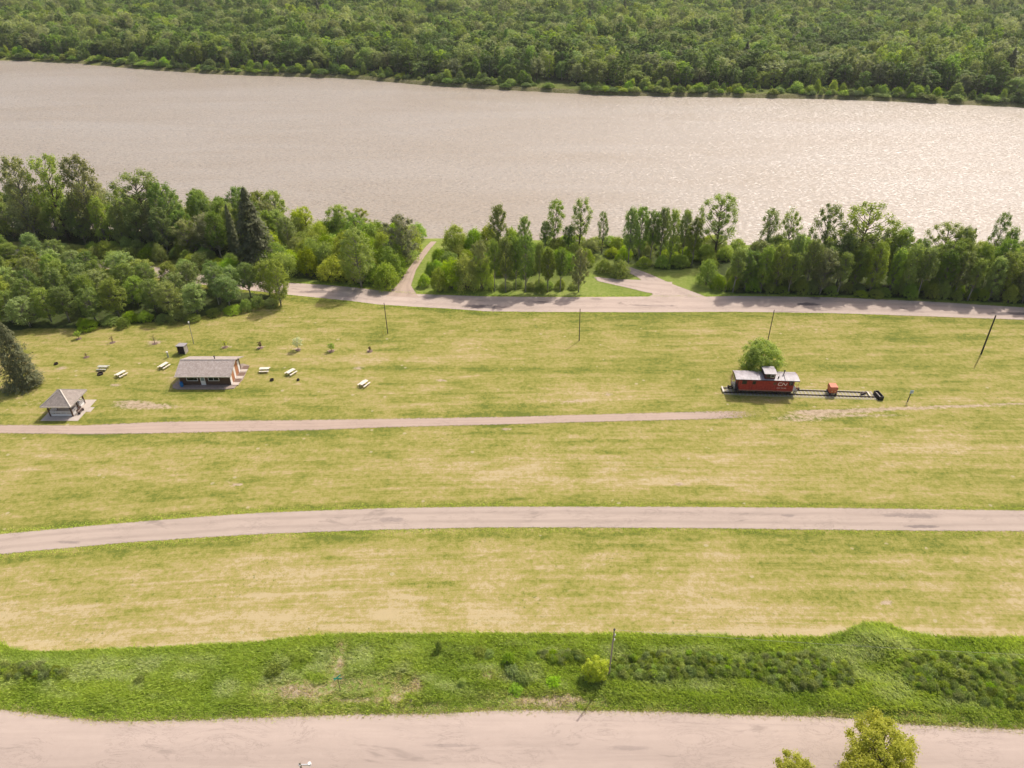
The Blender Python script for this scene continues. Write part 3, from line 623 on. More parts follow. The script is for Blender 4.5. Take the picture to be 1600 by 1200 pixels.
N['Cb'] = fill([(750,456),(905,456),(905,448),(750,446)], 9, 2.4, pick('bush', [BUS[3]], 1.2, 2.4, 3, 4.5, 'low bush under the roadside grove', 'bush', 'low bushes under the grove', True), 8)
N['C'] = fill([(700,386),(930,398),(905,428),(780,432),(700,420)], 22, 3.6, pick('bush', [BUS[0], BUS[1], BUS[3], BUS[2]], 2.8, 5, 4.5, 7, 'bush behind the roadside grove', 'bush', 'bushes behind the roadside grove', True), 12)
N['E'] = fill([(1160,428),(1300,434),(1720,444),(1720,466),(1600,462),(1450,455),(1300,450),(1170,448)], 62, 3.5, pick('poplar_tree', [POP[0], POP[3], POP[0], POP[2], POP[1], POP[4]], 9.5, 14, 5.5, 7.8, 'poplar in the right-hand wood', 'tree', 'poplars of the right-hand wood'), 9)
N['E2'] = fill([(1130,449),(1300,452),(1450,457),(1600,465),(1720,470),(1720,479),(1600,474),(1450,467),(1300,461),(1130,457)], 40, 3.0, pick('poplar_tree', [POP[0], POP[1], POP[4], POP[3], POP[5], POP[2]], 10, 15, 5.2, 7.4, 'poplar in the right-hand wood', 'tree', 'poplars of the right-hand wood'), 19)
N['Eb'] = fill([(1120,455),(1300,461),(1600,475),(1720,480),(1720,465),(1300,450),(1120,440)], 56, 2.2, pick('bush', [BUS[3], BUS[3], BUS[0]], 1.5, 4.6, 3.0, 4.6, 'bush edging the right-hand wood', 'bush', 'bushes at the edge of the right-hand wood', True), 10)
N['Er'] = fill([(1100,392),(1720,398),(1720,412),(1100,405)], 30, 4, pick('bush', [BUS[3], BUS[1]], 2.5, 5, 5, 7, 'bush behind the right-hand wood', 'bush', 'bushes on the river side', True), 11)
print('near trees', N)

# dark conifer cut by the left edge, shrub tree behind the caboose
tree_at('pine_tree', SPR[1], -4, 500, 603, 66, 'dark bushy pine cut by the left edge of the lawn', 'tree', natH=12.3, natR=3.6)
RND = make_tree(25, L_mpl, barkd, H=7.2, R=3.6, base=.02, nc=190, nl=150, ls=.2, cr=.75, limbs=False)
tree_at('maple_tree', RND, 1198, 535, 590, 78, 'single round yellow-green tree behind the red caboose', 'tree', natH=7.4, natR=3.9)

# --- foreground trees, crowns reaching up into the frame from below
OLI = make_tree(41, L_oli, barkd, H=9, R=4.1, base=.3, nc=150, nl=230, ls=.17, cr=.8, tr=.2, top=.62)
OLI2 = make_tree(42, L_oli, barkd, H=9, R=2.9, base=.3, nc=85, nl=230, ls=.16, cr=.7, tr=.16)
q = P(1392, 1150, 8.6); plant('maple_tree', OLI, (q.x, q.y, 0), .95, .885, 'large olive-leaved tree rising in front of the wide gravel road', 'tree')
q = P(1260, 1199, 7.7); plant('maple_tree', OLI2, (q.x, q.y, 0), .85, .81, 'smaller olive tree top at the bottom edge, left of the large one', 'tree')

# ------------------------------------------------------------------ far bank forest
rng = np.random.default_rng(5); rd = random.Random(99)
cell = 6.9; pts = []
for gy in np.arange(350, 1250, cell):
    hw = gy*.80+60
    for gx in np.arange(-hw, hw, cell):
        x = gx+rd.uniform(-.42, .42)*cell; y = gy+rd.uniform(-.42, .42)*cell
        d = y-float(ip(far, x))
        if d < 15: continue
        if gy > 700 and rd.random() < .25: continue
        pts.append((x, y, d))
# clearing by the shore
cl = P(868, 131, -1)
pts = [q for q in pts if not ((abs(q[0]-cl.x) < 10) and (q[2] < 22))]
ptsb = []
x = -360.
while x < 320:
    for r_ in (3.6, 7.5, 12.5):
        xx = x+rd.uniform(-1.5, 1.5); d = r_+rd.uniform(-1.5, 1.5)
        yy = float(ip(far, xx))+d
        if (abs(xx-cl.x) < 9 and d > 5) or rd.random() < .22+.2*math.sin(xx/17): continue
        ptsb.append((xx, yy, d))
    x += 4.1
def vis(x, y): u, v = Q(x, y, 5); return -10 < u < 1610 and v > -10
fr = sorted([q for q in pts if vis(q[0], q[1])], key=lambda q: q[2])[:230]; frs = set(fr)
sector = lambda x: 'at the far left' if x < -190 else 'left of centre' if x < -70 else 'around the small clearing' if x < 50 else 'right of centre' if x < 140 else 'at the far right'
third = lambda x: 'left' if x < -110 else ('middle' if x < 70 else 'right')
farscale = lambda d: (rd.uniform(11, 18) if d > 26 else rd.uniform(8, 14))
src = {}
for q_i, (x, y, d) in enumerate(fr):
    k = 8 if q_i == 7 else rd.choices(range(8), [3, 3, 1.6, 2.4, 2, 1, 1, 1])[0]
    nm = {8: 'dark pointed spruce', 3: 'silvery grey-green cottonwood', 5: 'open-crowned cottonwood', 2: 'bright green cottonwood', 6: 'yellow-green cottonwood', 7: 'slim dark green cottonwood', 1: 'broad light green cottonwood'}.get(k, 'full green cottonwood')
    lb = nm+(' in the shoreline row' if d < 24 else ' just behind the shoreline row')+' across the river, '+sector(x)
    plant('cottonwood_tree', FARP[k], (x, y, gz(x, y)), rd.uniform(8, 15)/6.4, farscale(d)/12.3, lb, 'tree', nm+'s across the river, '+sector(x)+(', front' if d < 24 else ', second row'))
frb = sorted([q for q in ptsb if vis(q[0], q[1])], key=lambda q: q[2])
frb = frb[:220]; 
for x, y, d in frb:
    k = rd.choices(range(4), [3, 3, 1.4, 3])[0]
    plant('willow_bush', FBUS[k], (x, y, gz(x, y)), rd.uniform(3, 10)/6, rd.uniform(1.5, 7.5 if d > 6 else 3.8)/4.2, ['bright yellow-green','light green','green','dark green'][k]+(' willow bush at the waterline' if d < 5.6 else ' willow bush just above the waterline')+' across the river, '+sector(x), 'bush', ['bright yellow-green','light green','green','dark green'][k]+' willows across the river, '+sector(x)+(', low' if d < 5.6 else ', upper'), ('crown', 'stems'))

def scatter(name, P_, rot, scl, idx, meshes, label, kind='stuff', cat=None):
    me = bpy.data.meshes.new(name); me.from_pydata([tuple(p) for p in P_], [], [])
    for nm, arr, ty in (('rz', rot, 'FLOAT'), ('sx', scl[:, 0], 'FLOAT'), ('sz', scl[:, 1], 'FLOAT'), ('pk', idx, 'INT')):
        a_ = me.attributes.new(nm, ty, 'POINT'); a_.data.foreach_set('value', np.asarray(arr, dtype=np.float32 if ty == 'FLOAT' else np.int32))
    o = bpy.data.objects.new(name, me); col.objects.link(o); tag(o, label, cat, kind=kind)
    g = bpy.data.node_groups.new(name, 'GeometryNodeTree'); g.is_modifier = True
    g.interface.new_socket('Geometry', in_out='INPUT', socket_type='NodeSocketGeometry'); g.interface.new_socket('Geometry', in_out='OUTPUT', socket_type='NodeSocketGeometry')
    gi = g.nodes.new('NodeGroupInput'); go_ = g.nodes.new('NodeGroupOutput'); jn = g.nodes.new('GeometryNodeJoinGeometry')
    def na(n_, ty): k = g.nodes.new('GeometryNodeInputNamedAttribute'); k.data_type = ty; k.inputs[0].default_value = n_; return k.outputs[0]
    rz_, sx_, sz_, pk_ = na('rz', 'FLOAT'), na('sx', 'FLOAT'), na('sz', 'FLOAT'), na('pk', 'INT')
    cr_ = g.nodes.new('ShaderNodeCombineXYZ'); g.links.new(rz_, cr_.inputs[2])
    cs_ = g.nodes.new('ShaderNodeCombineXYZ'); g.links.new(sx_, cs_.inputs[0]); g.links.new(sx_, cs_.inputs[1]); g.links.new(sz_, cs_.inputs[2])
    for k, ob in enumerate(meshes):
        oi = g.nodes.new('GeometryNodeObjectInfo'); oi.inputs[0].default_value = ob; oi.transform_space = 'ORIGINAL'
        cm = g.nodes.new('FunctionNodeCompare'); cm.data_type = 'INT'; cm.operation = 'EQUAL'
        g.links.new(pk_, cm.inputs[2]); cm.inputs[3].default_value = k
        ip_ = g.nodes.new('GeometryNodeInstanceOnPoints')
        g.links.new(gi.outputs[0], ip_.inputs['Points']); g.links.new(cm.outputs[0], ip_.inputs['Selection']); g.links.new(oi.outputs['Geometry'], ip_.inputs['Instance'])
        g.links.new(cr_.outputs[0], ip_.inputs['Rotation']); g.links.new(cs_.outputs[0], ip_.inputs['Scale'])
        g.links.new(ip_.outputs[0], jn.inputs[0])
    g.links.new(jn.outputs[0], go_.inputs[0])
    md = o.modifiers.new('scatter', 'NODES'); md.node_group = g
    return o
first = {}
for o in list(bpy.data.objects):
    if o.type == 'MESH' and o.name.split('.')[0] == 'crown' and o.data.name not in first: first[o.data.name] = o
def src_of(proto): return first[proto[0].name]
rest = [q for q in pts if q not in frs]
PP = np.array([(q[0], q[1], gz(q[0], q[1])) for q in rest]); n_ = len(PP)
# stands of like trees
def vn(x, y, s):
    return np.sin(x/s+1.7*np.sin(y/s*.7))+np.sin(y/s*1.3+1.1*np.sin(x/s*.6+2))
stand = vn(PP[:, 0], PP[:, 1], 38)
hh = np.where(stand > .4, rng.uniform(14, 20, n_), rng.uniform(10.5, 15.5, n_))/12.3
idx = rng.choice(9, n_, p=[.23, .16, .12, .08, .17, .04, .07, .122, .008]); idx = np.where((stand > .8) & (rng.random(n_) < .7), rng.choice([3, 1, 5], n_), idx); idx = np.where((stand < -.9) & (rng.random(n_) < .7), rng.choice([0, 7, 4], n_), idx)
st2 = vn(PP[:, 0]+300, PP[:, 1]*.8-90, 21); idx = np.where((st2 > 1.1) & (rng.random(n_) < .7), rng.choice([2, 6], n_), idx)
hh = hh*np.where(st2 < -1.1, .75, 1)*rng.uniform(.85, 1.15, n_)
scatter('forest', PP, rng.uniform(0, 6.28, n_), np.c_[rng.uniform(8, 15.5, n_)/6.4, hh], idx, [src_of(q) for q in FARP], 'green poplar forest stretching back from the far riverbank')
restb = [q for q in ptsb if q not in set(frb)]
PP = np.array([(q[0], q[1], gz(q[0], q[1])) for q in restb]+[(x_, float(ip(far, x_))+d_, gz(x_, float(ip(far, x_))+d_)) for x_, d_ in [(rd.uniform(-380, 330), rd.uniform(3, 22)) for _ in range(900)] if abs(x_-cl.x) > 12]); n_ = len(PP)
scatter('willow_scrub', PP, rng.uniform(0, 6.28, n_), np.c_[rng.uniform(1.5, 5, n_)/6, rng.uniform(.7, 2.6, n_)/4.2], rng.choice(3, n_, p=[.4, .15, .45]), [src_of(FBUS[0]), src_of(FBUS[2]), src_of(FBUS[3])], 'low willow scrub along the far waterline')
print('far', len(pts), len(ptsb))

# ------------------------------------------------------------------ verge vegetation
def in_verge(x, y): return ip(fgT, x)+.1 < y < ip(vgT, x)-.05
DK = [make_bush(51, L_dkw, barkd, H=1.0, R=.9, nc=22, nl=60, ls=.13, cr=.3), make_bush(52, L_bri, barkd, H=1.1, R=.8, nc=20, nl=60, ls=.13, cr=.3)]
def shrub(px, py, wd, h, k, l):
    p = G(px, py); s_px = CF/(p.y*_c+CH*_s); return plant('shrub', DK[k], p, wd/s_px/2.2, h/1.05, l, 'shrub', None, ('crown', 'stems'))
shrub(430,1052,36,1.1,0,'round dark green shrub, left one of the dark pair on the grassy verge')
shrub(447,1040,26,.8,0,'small dark shrub touching the round one on the verge')
shrub(457,1031,22,.7,0,'small dark shrub between the round one and the flat one')
shrub(474,1030,32,.8,0,'flat dark shrub at the right end of the dark clump on the verge')
shrub(220,1066,24,.7,0,'faint dark shrub in the pale tall grass at left')
shrub(686,1018,16,2.0,1,'upright leafy sapling shrub near the top of the verge')
shrub(722,1070,20,.9,1,'small bright shrub at the edge of the bare verge patch')
shrub(795,1035,30,1.7,1,'bright yellow-green shrub among dark ones left of the leaning pole')
shrub(750,1022,30,.7,0,'dark low shrub, leftmost of the pair before the bright shrub'); shrub(764,1024,26,.7,0,'dark low shrub beside the bright verge shrub')
shrub(800,1052,36,.9,0,'dark shrub right below the bright yellow-green one'); shrub(816,1064,32,1.0,0,'dark shrub nearest the road left of the yellow tree')
shrub(806,1078,34,.7,1,'flat green shrub lowest on the slope near the bare patch'); shrub(865,1070,36,.9,1,'green shrub just left of the yellow-green tree shadow')
shrub(830,1028,22,.6,0,'tiny dark shrub right of the bright verge shrub')
shrub(1472,1055,44,1.5,1,'bright yellow-green shrub in the thicket at right, left one'); shrub(1500,1062,36,1.2,1,'bright shrub in the right thicket, right one')
YT = make_tree(53, leafmat('elm_leaf_verge', (.48, .54, .05), hue=.0, oj=0), barkd, H=3.0, R=1.45, base=.05, nc=60, nl=110, ls=.14, cr=.42, tr=.06, lean=.1)
p = G(930, 1060); plant('elm_shrub', YT, p, 1.0, 1.0, 'upright yellow-green shrub left of the leaning wooden pole', 'shrub', None, ('crown', 'stems'))
PT = []
for poly, n_ in [([(955,1030),(1070,1022),(1170,1040),(1170,1060),(1000,1062),(955,1062)], 260), ([(1170,1030),(1260,1022),(1330,1045),(1330,1072),(1230,1078),(1170,1062)], 260), ([(1400,1040),(1450,1022),(1600,1040),(1700,1050),(1700,1105),(1600,1112),(1500,1095),(1420,1075)], 520),
                 ([(840,1022),(900,1020),(920,1036),(850,1036)], 55), ([(-60,1040),(40,1045),(110,1055),(110,1066),(-60,1070)], 110)]:
    pw = [tuple(P(*q)[:2]) for q in poly]; c_ = 0
    X0, X1 = min(p[0] for p in pw), max(p[0] for p in pw); Y0, Y1 = min(p[1] for p in pw), max(p[1] for p in pw)
    while c_ < n_:
        x, y = rd.uniform(X0, X1), rd.uniform(Y0, Y1)
        if inside(pw, x, y) and in_verge(x, y): PT.append((x, y, gz(x, y)-.05)); c_ += 1
PP = np.array(PT); n_ = len(PP)
f2 = {o.data.name: o for o in bpy.data.objects if o.type == 'MESH' and o.name.split('.')[0] == 'crown'}
scatter('leafy_thicket', PP, rng.uniform(0, 6.28, n_), np.c_[rng.uniform(.3, .75, n_), rng.uniform(.45, .95, n_)], rng.choice(2, n_, p=[.8, .2]), [f2[DK[0][0].name], f2[DK[1][0].name]], 'dark leafy weeds in a low thicket on the verge')

# tall grass, coloured blade by blade
t = NT('grass_blade'); t.t.nodes.remove(t.b); ca = t.attr('tint').outputs['Color']
d_ = t.n('ShaderNodeBsdfDiffuse', {'Color': ca}); tr = t.n('ShaderNodeBsdfTranslucent', {'Color': t.mix(1.0, ca, (1.1, 1.15, .6), 'MULTIPLY')})
mx = t.n('ShaderNodeMixShader', {0: .42, 1: d_.outputs[0], 2: tr.outputs[0]}); t.t.links.new(mx.outputs[0], t.out.inputs[0]); blade = t.m
def vnoise(x, y, s, seed):
    r = np.random.default_rng(seed); T_ = r.random((128, 128)); x = x/s+50.; y = y/s+50.
    xi = np.floor(x).astype(int); yi = np.floor(y).astype(int); fx_ = x-xi; fy = y-yi; fx_ = fx_*fx_*(3-2*fx_); fy = fy*fy*(3-2*fy)
    g_ = lambda a_, b_: T_[a_ % 128, b_ % 128]
    return (g_(xi, yi)*(1-fx_)+g_(xi+1, yi)*fx_)*(1-fy)+(g_(xi, yi+1)*(1-fx_)+g_(xi+1, yi+1)*fx_)*fy
def ellp(x, y, px, py, rx, ry):
    c = P(px, py); sx = P(px+rx, py).x-c.x; sy = abs(P(px, py+ry).y-c.y); return np.exp(-(((x-c.x)/sx)**2+((y-c.y)/sy)**2)*1.2)
def grass(name, x, y, hgt, wid, nb, label, tint):
    k = len(x); x = np.repeat(x, nb); y = np.repeat(y, nb); h = np.repeat(hgt, nb)*rng.uniform(.6, 1.2, k*nb); tn = np.repeat(tint, nb, 0)
    x = x+rng.normal(size=k*nb)*.09; y = y+rng.normal(size=k*nb)*.09; z = hz(x, y)-.02
    an = rng.uniform(0, 2*np.pi, k*nb); dx, dy = np.cos(an)*wid/2, np.sin(an)*wid/2
    ln = rng.uniform(.5, 1.5, k*nb)*h; la = rng.normal(3.6, .9, k*nb)
    b = np.stack([np.c_[x-dx, y-dy, z], np.c_[x+dx, y+dy, z], np.c_[x+dx*.6+np.cos(la)*ln*.45, y+dy*.6+np.sin(la)*ln*.45, z+h*.62], np.c_[x+np.cos(la)*ln, y+np.sin(la)*ln, z+h]], 1).reshape(-1, 3)
    me = npmesh(name, b, np.arange(len(b)).reshape(-1, 4), blade)
    tn = tn*rng.uniform(.75, 1.3, (k*nb, 1)); c4 = np.ones((k*nb, 4, 4), np.float32); c4[:, :, :3] = tn[:, None, :]
    a_ = me.attributes.new('tint', 'FLOAT_COLOR', 'POINT'); a_.data.foreach_set('color', c4.ravel())
    o = part(name, me, None); tag(o, label, kind='stuff'); return o
n_ = 60000; x = rng.uniform(-62, 62, n_); tt = ip(vgT, x); bb = ip(fgT, x)+.15; y = bb+(tt-bb)*rng.random(n_)
bar = 1.1*ellp(x, y, 465, 1083, 62, 15)+1.0*ellp(x, y, 530, 1035, 13, 34)+.8*ellp(x, y, 620, 1080, 22, 24)+.9*ellp(x, y, 655, 1070, 10, 14)+.7*ellp(x, y, 560, 1095, 60, 8)+.5*ellp(x, y, 1400, 1118, 120, 5)+.4*ellp(x, y, 690, 1105, 80, 6)+.8*ellp(x, y, 860, 1096, 85, 10)+.6*ellp(x, y, 770, 1057, 25, 8)+.6*ellp(x, y, 540, 1075, 40, 8)
bar = bar+.5*ellp(x, y, 575, 1068, 35, 14)+.35*ellp(x, y, 800, 1088, 60, 8)+(vnoise(x, y, .9, 9)-.5)*.9*(bar > .12)
bar = np.clip(bar, 0, 1.3)
bar = bar+.45*np.exp(-(y-bb)/.5)*(vnoise(x, y, 3, 3) > .45)*(x > -35)
n1_ = vnoise(x, y, 4, 1); n2_ = vnoise(x*.5, y, 1.2, 2); n3_ = vnoise(x, y, .5, 4)
keep = rng.random(n_) > bar*.62; dist = np.minimum(tt-y, 9)
pale = np.clip((n2_-.36)*2.4, 0, 1)*np.clip((dist-1.0)/1.2, 0, 1)*np.clip((y-bb-1.5)/1.5, 0, 1)
pale = np.clip(pale+.7*ellp(x, y, 1365, 1010, 60, 30)+.35*ellp(x, y, 620, 1020, 80, 20)+.35*ellp(x, y, 150, 1045, 180, 22), 0, 1)*(.5+.5*n3_)
lush_ = np.array([.31, .42, .06]); br_ = np.array([.48, .57, .11]); pl_ = np.array([.55, .60, .30]); st_ = np.array([.52, .43, .25])
tint = lush_+(br_-lush_)*n1_[:, None]*1.1; tint = tint+(pl_-tint)*pale[:, None]
sp_ = np.clip(bar*1.3, 0, 1)[:, None]*(rng.random((n_, 1)) < .8); tint = tint+(st_-tint)*sp_
hg = (.16+.26*n1_+.2*n3_)*np.clip(.45+(y-bb)/3, .45, 1)*np.where(bar > .3, .5, 1)
grass('tall_grass', x[keep], y[keep], hg[keep], .075, 5, 'long rank green grass covering the verge above the wide road', tint[keep])
# sparse straw tufts in bare patches and ragged fringes along road edges
n_ = 9000; x = rng.uniform(-60, 60, n_); e_ = rng.random(n_); y = np.where(e_ < .5, ip(fgT, x)+rng.normal(size=n_)*.22, ip(fgT, x)+np.abs(rng.normal(size=n_))*.6)
tint = np.where(rng.random((n_, 1)) < .5, br_, st_)*np.ones((n_, 3))
grass('fringe_grass', x, y, rng.uniform(.06, .2, n_), .06, 4, 'ragged mixed green and straw grass fringe along the wide road edge', tint)
# short turf along lane and path edges
n_ = 26000; x = rng.uniform(-80, 82, n_); s_ = rng.integers(0, 4, n_); base_ = np.choose(s_, [ip(midT, x), ip(midB, x), ip(rB, x), ip(rT, x)]); sg = np.choose(s_, [1, -1, -1, 1])
y = base_+sg*np.abs(rng.normal(size=n_))*.5
tint = (lush_+(br_-lush_)*rng.random((n_, 1))*1.3)*1.15
grass('edge_turf', x, y, rng.uniform(.05, .14, n_), .07, 3, 'short green turf growing along the edges of the lane and park road', tint)

# ------------------------------------------------------------------ small object materials
wood_g = simple('weathered_wood', (.42, .38, .33), .85, .7, 5, (.4,1,1), dark=.5)
wood_p = simple('pale_plank', (.68, .62, .52), .8, .4, 6, (.4,1,1), dark=.7)
wood_gr = simple('grey_green_plank', (.44, .44, .36), .8, .5, 6, dark=.65)
white = simple('white_paint', (.78, .76, .72), .6, .35, 4, dark=.7)
black = simple('black_steel', (.02, .018, .018), .55, .3, 5, dark=.5)
brownw = simple('brown_siding', (.115, .07, .045), .8, .5, 5, (3,3,.4), dark=.6)
orangew = simple('orange_brown_panel', (.42, .19, .09), .75, .4, 3, (2,2,.5), dark=.7)
conc = simple('concrete', (.47, .41, .35), .9, .6, 2, dark=.72)
rubble = simple('red_brown_rubble', (.21, .14, .105), .95, .8, 9, dark=.45, bump=.6)
rust = simple('rusty_steel', (.055, .035, .028), .7, .6, 8, dark=.5)
polew = simple('pole_wood', (.13, .105, .08), .9, .7, 6, (2,2,.2), dark=.5)
polel = simple('pole_wood_light', (.40, .34, .27), .9, .7, 6, (2,2,.2), dark=.5)
glass = NT('dark_glass').setp((.015, .02, .022), .08, 0, .6)
glassb = NT('pale_door_glass').setp((.22, .28, .28), .15, 0, .6)
galv = simple('galvanised', (.5, .52, .52), .45, .3, 5, metal=.6, dark=.7)
blue = simple('blue_plastic', (.02, .16, .42), .45, .3, 5, dark=.6)
def shingle(name, c, d):
    t = NT(name); br = t.n('ShaderNodeTexBrick', {'Vector': t.pos(obj=True, rot=(0, 0, 0)), 'Color1': (*c, 1), 'Color2': (*d, 1), 'Mortar': (*[x*.45 for x in d], 1), 'Scale': 1.0, 'Mortar Size': .014, 'Brick Width': .24, 'Row Height': .26, 'Bias': 0.0}, offset=.5)
    n = t.noise(t.pos(obj=True), 1.2, 6, .7); n2 = t.noise(t.pos(obj=True), 9, 3, .7)
    cc = t.mix(t.ramp(n, [(.35, 0.0), (.7, .55)]), br.outputs[0], tuple(x*.72 for x in d))
    cc = t.mix(t.ramp(n2, [(.5, 0.0), (.75, .6)]), cc, tuple(min(1, x*1.3) for x in c))
    return t.setp(cc, .9, 0, .2, t.math('ADD', br.outputs['Fac'], n2), .4, .03)
cabroof = shingle('cabin_shingles', (.47, .41, .37), (.34, .285, .25))
gazroof = shingle('gazebo_shingles', (.40, .35, .305), (.27, .23, .20))

# ------------------------------------------------------------------ cabin
cx0, cx1, cy0, cy1 = -60.7, -51.55, 109.95, 115.7
cab = thing('cabin', (cx0, cy0, gz(-56, 113)), 'low brown park cabin with weathered shingle roof and white trimmed windows', 'cabin')
Wd, Dp, Hh = cx1-cx0, cy1-cy0, 2.35; RH = 1.35; ry = Dp*.5
m = MB()
m.add([(0,0,0),(Wd,0,0),(Wd,Dp,0),(0,Dp,0),(0,0,Hh),(Wd,0,Hh),(Wd,Dp,Hh),(0,Dp,Hh),(0,ry,Hh+RH*.93),(Wd,ry,Hh+RH*.93)],
      [(0,1,5,4),(2,3,7,6),(0,4,8,7,3),(1,2,6,9,5),(4,5,9,8),(7,8,9,6)])
wl = part('wall', m, brownw, cab)
for i in range(31):     # upright boards of the front
    xx = .08+i*(Wd-.16)/30
    part('siding_board', MB().box(xx-.11, xx+.11, -.025, -.002, .1, Hh-.12), brownw, wl) if i == 0 else None
    if i == 0: sb = [o for o in wl.children][0]; sb_m = sb.data; base_x = xx
    else:
        o = bpy.data.objects.new('siding_board', sb_m); col.objects.link(o); o.parent = wl; o.location = (xx-base_x, 0, 0)
ov, oy = .55, .8; th = .1
def slope(x0, x1, ya, za, yb, zb, th=.1): # roof slab
    return MB().add([(x0,ya,za),(x1,ya,za),(x1,yb,zb),(x0,yb,zb),(x0,ya,za-th),(x1,ya,za-th),(x1,yb,zb-th),(x0,yb,zb-th)], [(0,1,2,3),(7,6,5,4),(0,4,5,1),(1,5,6,2),(2,6,7,3),(3,7,4,0)])
zr = Hh+RH+.08; ze = Hh-.02
rf = part('roof', slope(-ov+.1, Wd+ov, -oy, ze, ry-.003, zr), cabroof, cab)
part('roof', slope(-ov+.1, Wd+ov, ry+.003, zr, Dp+oy*1.0, ze), cabroof, cab, label='rear roof slope, seen at a flat angle')
part('ridge_cap', MB().bar((-ov+.08, ry, zr+.02), (Wd+ov+.02, ry, zr+.02), .26, .05), wood_g, rf)
part('fascia', MB().box(-ov+.1, Wd+ov, -oy-.04, -oy-.003, ze-.16, ze-.0), wood_p, rf)
part('barge_board', MB().bar((Wd+ov+.03, -oy, ze-.04), (Wd+ov+.03, ry, zr-.03), .05, .18), wood_g, rf)
part('barge_board', MB().bar((Wd+ov+.03, ry, zr-.03), (Wd+ov+.03, Dp+oy, ze-.04), .05, .18), wood_g, rf)
part('stovepipe', MB().tube([(5.7, ry+.5, zr-.35), (5.7, ry+.5, zr+.42)], [.1,.1], 8).tube([(5.7, ry+.5, zr+.42), (5.7, ry+.5, zr+.5)], [.16,.13], 8), black, cab)
def window(x0, x1, z0, z1, mull=None):
    f = MB(); a = .08
    f.box(x0, x1, -.07, -.027, z0, z0+a).box(x0, x1, -.07, -.027, z1-a, z1).box(x0, x0+a, -.068, -.027, z0+a, z1-a).box(x1-a, x1, -.068, -.027, z0+a, z1-a)
    if mull: f.box(mull-.03, mull+.03, -.066, -.027, z0+a, z1-a)
    o = part('window', f, white, cab); part('pane', MB().box(x0+a, x1-a, -.045, -.03, z0+a, z1-a), glass, o)
window(1.25, 3.3, .95, 1.85); window(5.2, 7.2, .95, 1.85, 6.2)
dr = part('door', MB().box(3.75, 4.6, -.07, -.027, .06, 2.08), white, cab)
part('glass_panel', MB().box(3.88, 4.47, -.085, -.072, 1.0, 1.95), glassb, dr); part('handle', MB().box(4.48, 4.55, -.11, -.072, .95, 1.0), black, dr)
for yy in (.02, 2.05, 4.3): part('white_panel', MB().box(Wd+.003, Wd+.09, yy, yy+.75, .05, Hh+.1+(.75 if 1 < yy < 3 else 0)), white, cab)
for yy, y2 in ((.78, 2.04), (2.82, 4.29)): part('side_panel', MB().box(Wd+.002, Wd+.05, yy, y2, .05, Hh+.55), orangew, cab)
part('plinth', MB().box(-.03, Wd-.01, -.03, Dp, -.15, .06), conc, cab)
ap = [(-1.55,-.1),(-1.2,-1.0),(-.2,-1.45),(Wd-.8,-1.45),(Wd+.9,-1.15),(Wd+1.55,2.0),(Wd+1.3,5.0),(Wd+1.1,7.0),(Wd-.2,7.6),(-.2,6.5)]
m = MB(); n = len(ap); m.add([(x, y, .09) for x, y in ap]+[(x, y, -.25) for x, y in ap], [tuple(range(n))]+[(i, i+n, (i+1) % n+n, (i+1) % n) for i in range(n)])
apn = part('patio', m, simple('patio_paving', (.34, .27, .22), .95, .8, 2.5, dark=.55, bump=.3), cab)
for yy in (-.15, 2.05, 4.5): part('paving_slab', MB().box(Wd+.12, Wd+1.35, yy, yy+.95, .095, .16), conc, apn)
for yy in (.85, 3.1, 5.6): part('rubble_bed', MB().box(Wd+.15, Wd+1.3, yy, yy+1.1, .093, .13), rubble, apn)
bl = thing('barrel', (cx0+.35, cy0-.55, .1+gz(-60, 109)), 'blue plastic barrel by the front left corner of the cabin', 'barrel')
part('drum', MB().tube([(0,0,0),(0,0,.1),(0,0,.45),(0,0,.8),(0,0,.88)], [.24,.28,.3,.28,.25], 12), blue, bl, smooth=False); part('lid', MB().tube([(0,0,.885),(0,0,.92)], [.27,.27], 12), blue, bl)

# ------------------------------------------------------------------ gazebo
gx0, gx1, gy0, gy1 = -79.85, -74.6, 99.2, 104.6
gb = thing('gazebo', (gx0, gy0, gz(-77, 101)), 'square picnic gazebo with hipped shingle roof and low white walls', 'gazebo')
W_, D_ = gx1-gx0, gy1-gy0; zE = 2.45; zP = 4.25; k = .62
mx_, my_ = W_/2, D_/2
pk = (mx_, my_, zP); cs = [(0,0,zE),(W_,0,zE),(W_,D_,zE),(0,D_,zE)]
def face(a, b, rot):
    A = Vector(a); B_ = Vector(b); C_ = Vector(pk); 
    # local frame so shingle rows follow the eave
    X = (B_-A).normalized(); N_ = (B_-A).cross(C_-A).normalized(); Y = N_.cross(X)
    M_ = Matrix((X, Y, N_)).transposed().to_4x4(); M_.translation = A
    Mi = M_.inverted(); pts_ = [Mi@A, Mi@B_, Mi@C_]
    m = MB().add([tuple(p) for p in pts_]+[(p.x, p.y, p.z-.08) for p in pts_], [(0,1,2),(5,4,3),(0,3,4,1),(1,4,5,2),(2,5,3,0)])
    o = part('roof_face', m, gazroof, gb); o.matrix_local = M_; return o
for i in range(4):
    fo = face(cs[i], cs[(i+1) % 4], 0)
for i in range(4): part('hip_cap', MB().bar(Vector(cs[i])+Vector((0,0,.02)), Vector(pk)+Vector((0,0,.02)), .16, .05), wood_p if i == 1 else wood_g, gb)
part('eave_board', MB().box(0, W_, -.04, -.004, zE-.18, zE-.0), wood_p, gb); part('eave_board', MB().box(W_+.004, W_+.04, 0, D_, zE-.18, zE), wood_g, gb)
ins = .72
px_ = [(ins, ins), (W_-ins, ins), (W_-ins, D_-ins), (ins, D_-ins)]
for x, y in px_: part('post', MB().box(x-.1, x+.1, y-.1, y+.1, .05, zE+.1), brownw, gb)
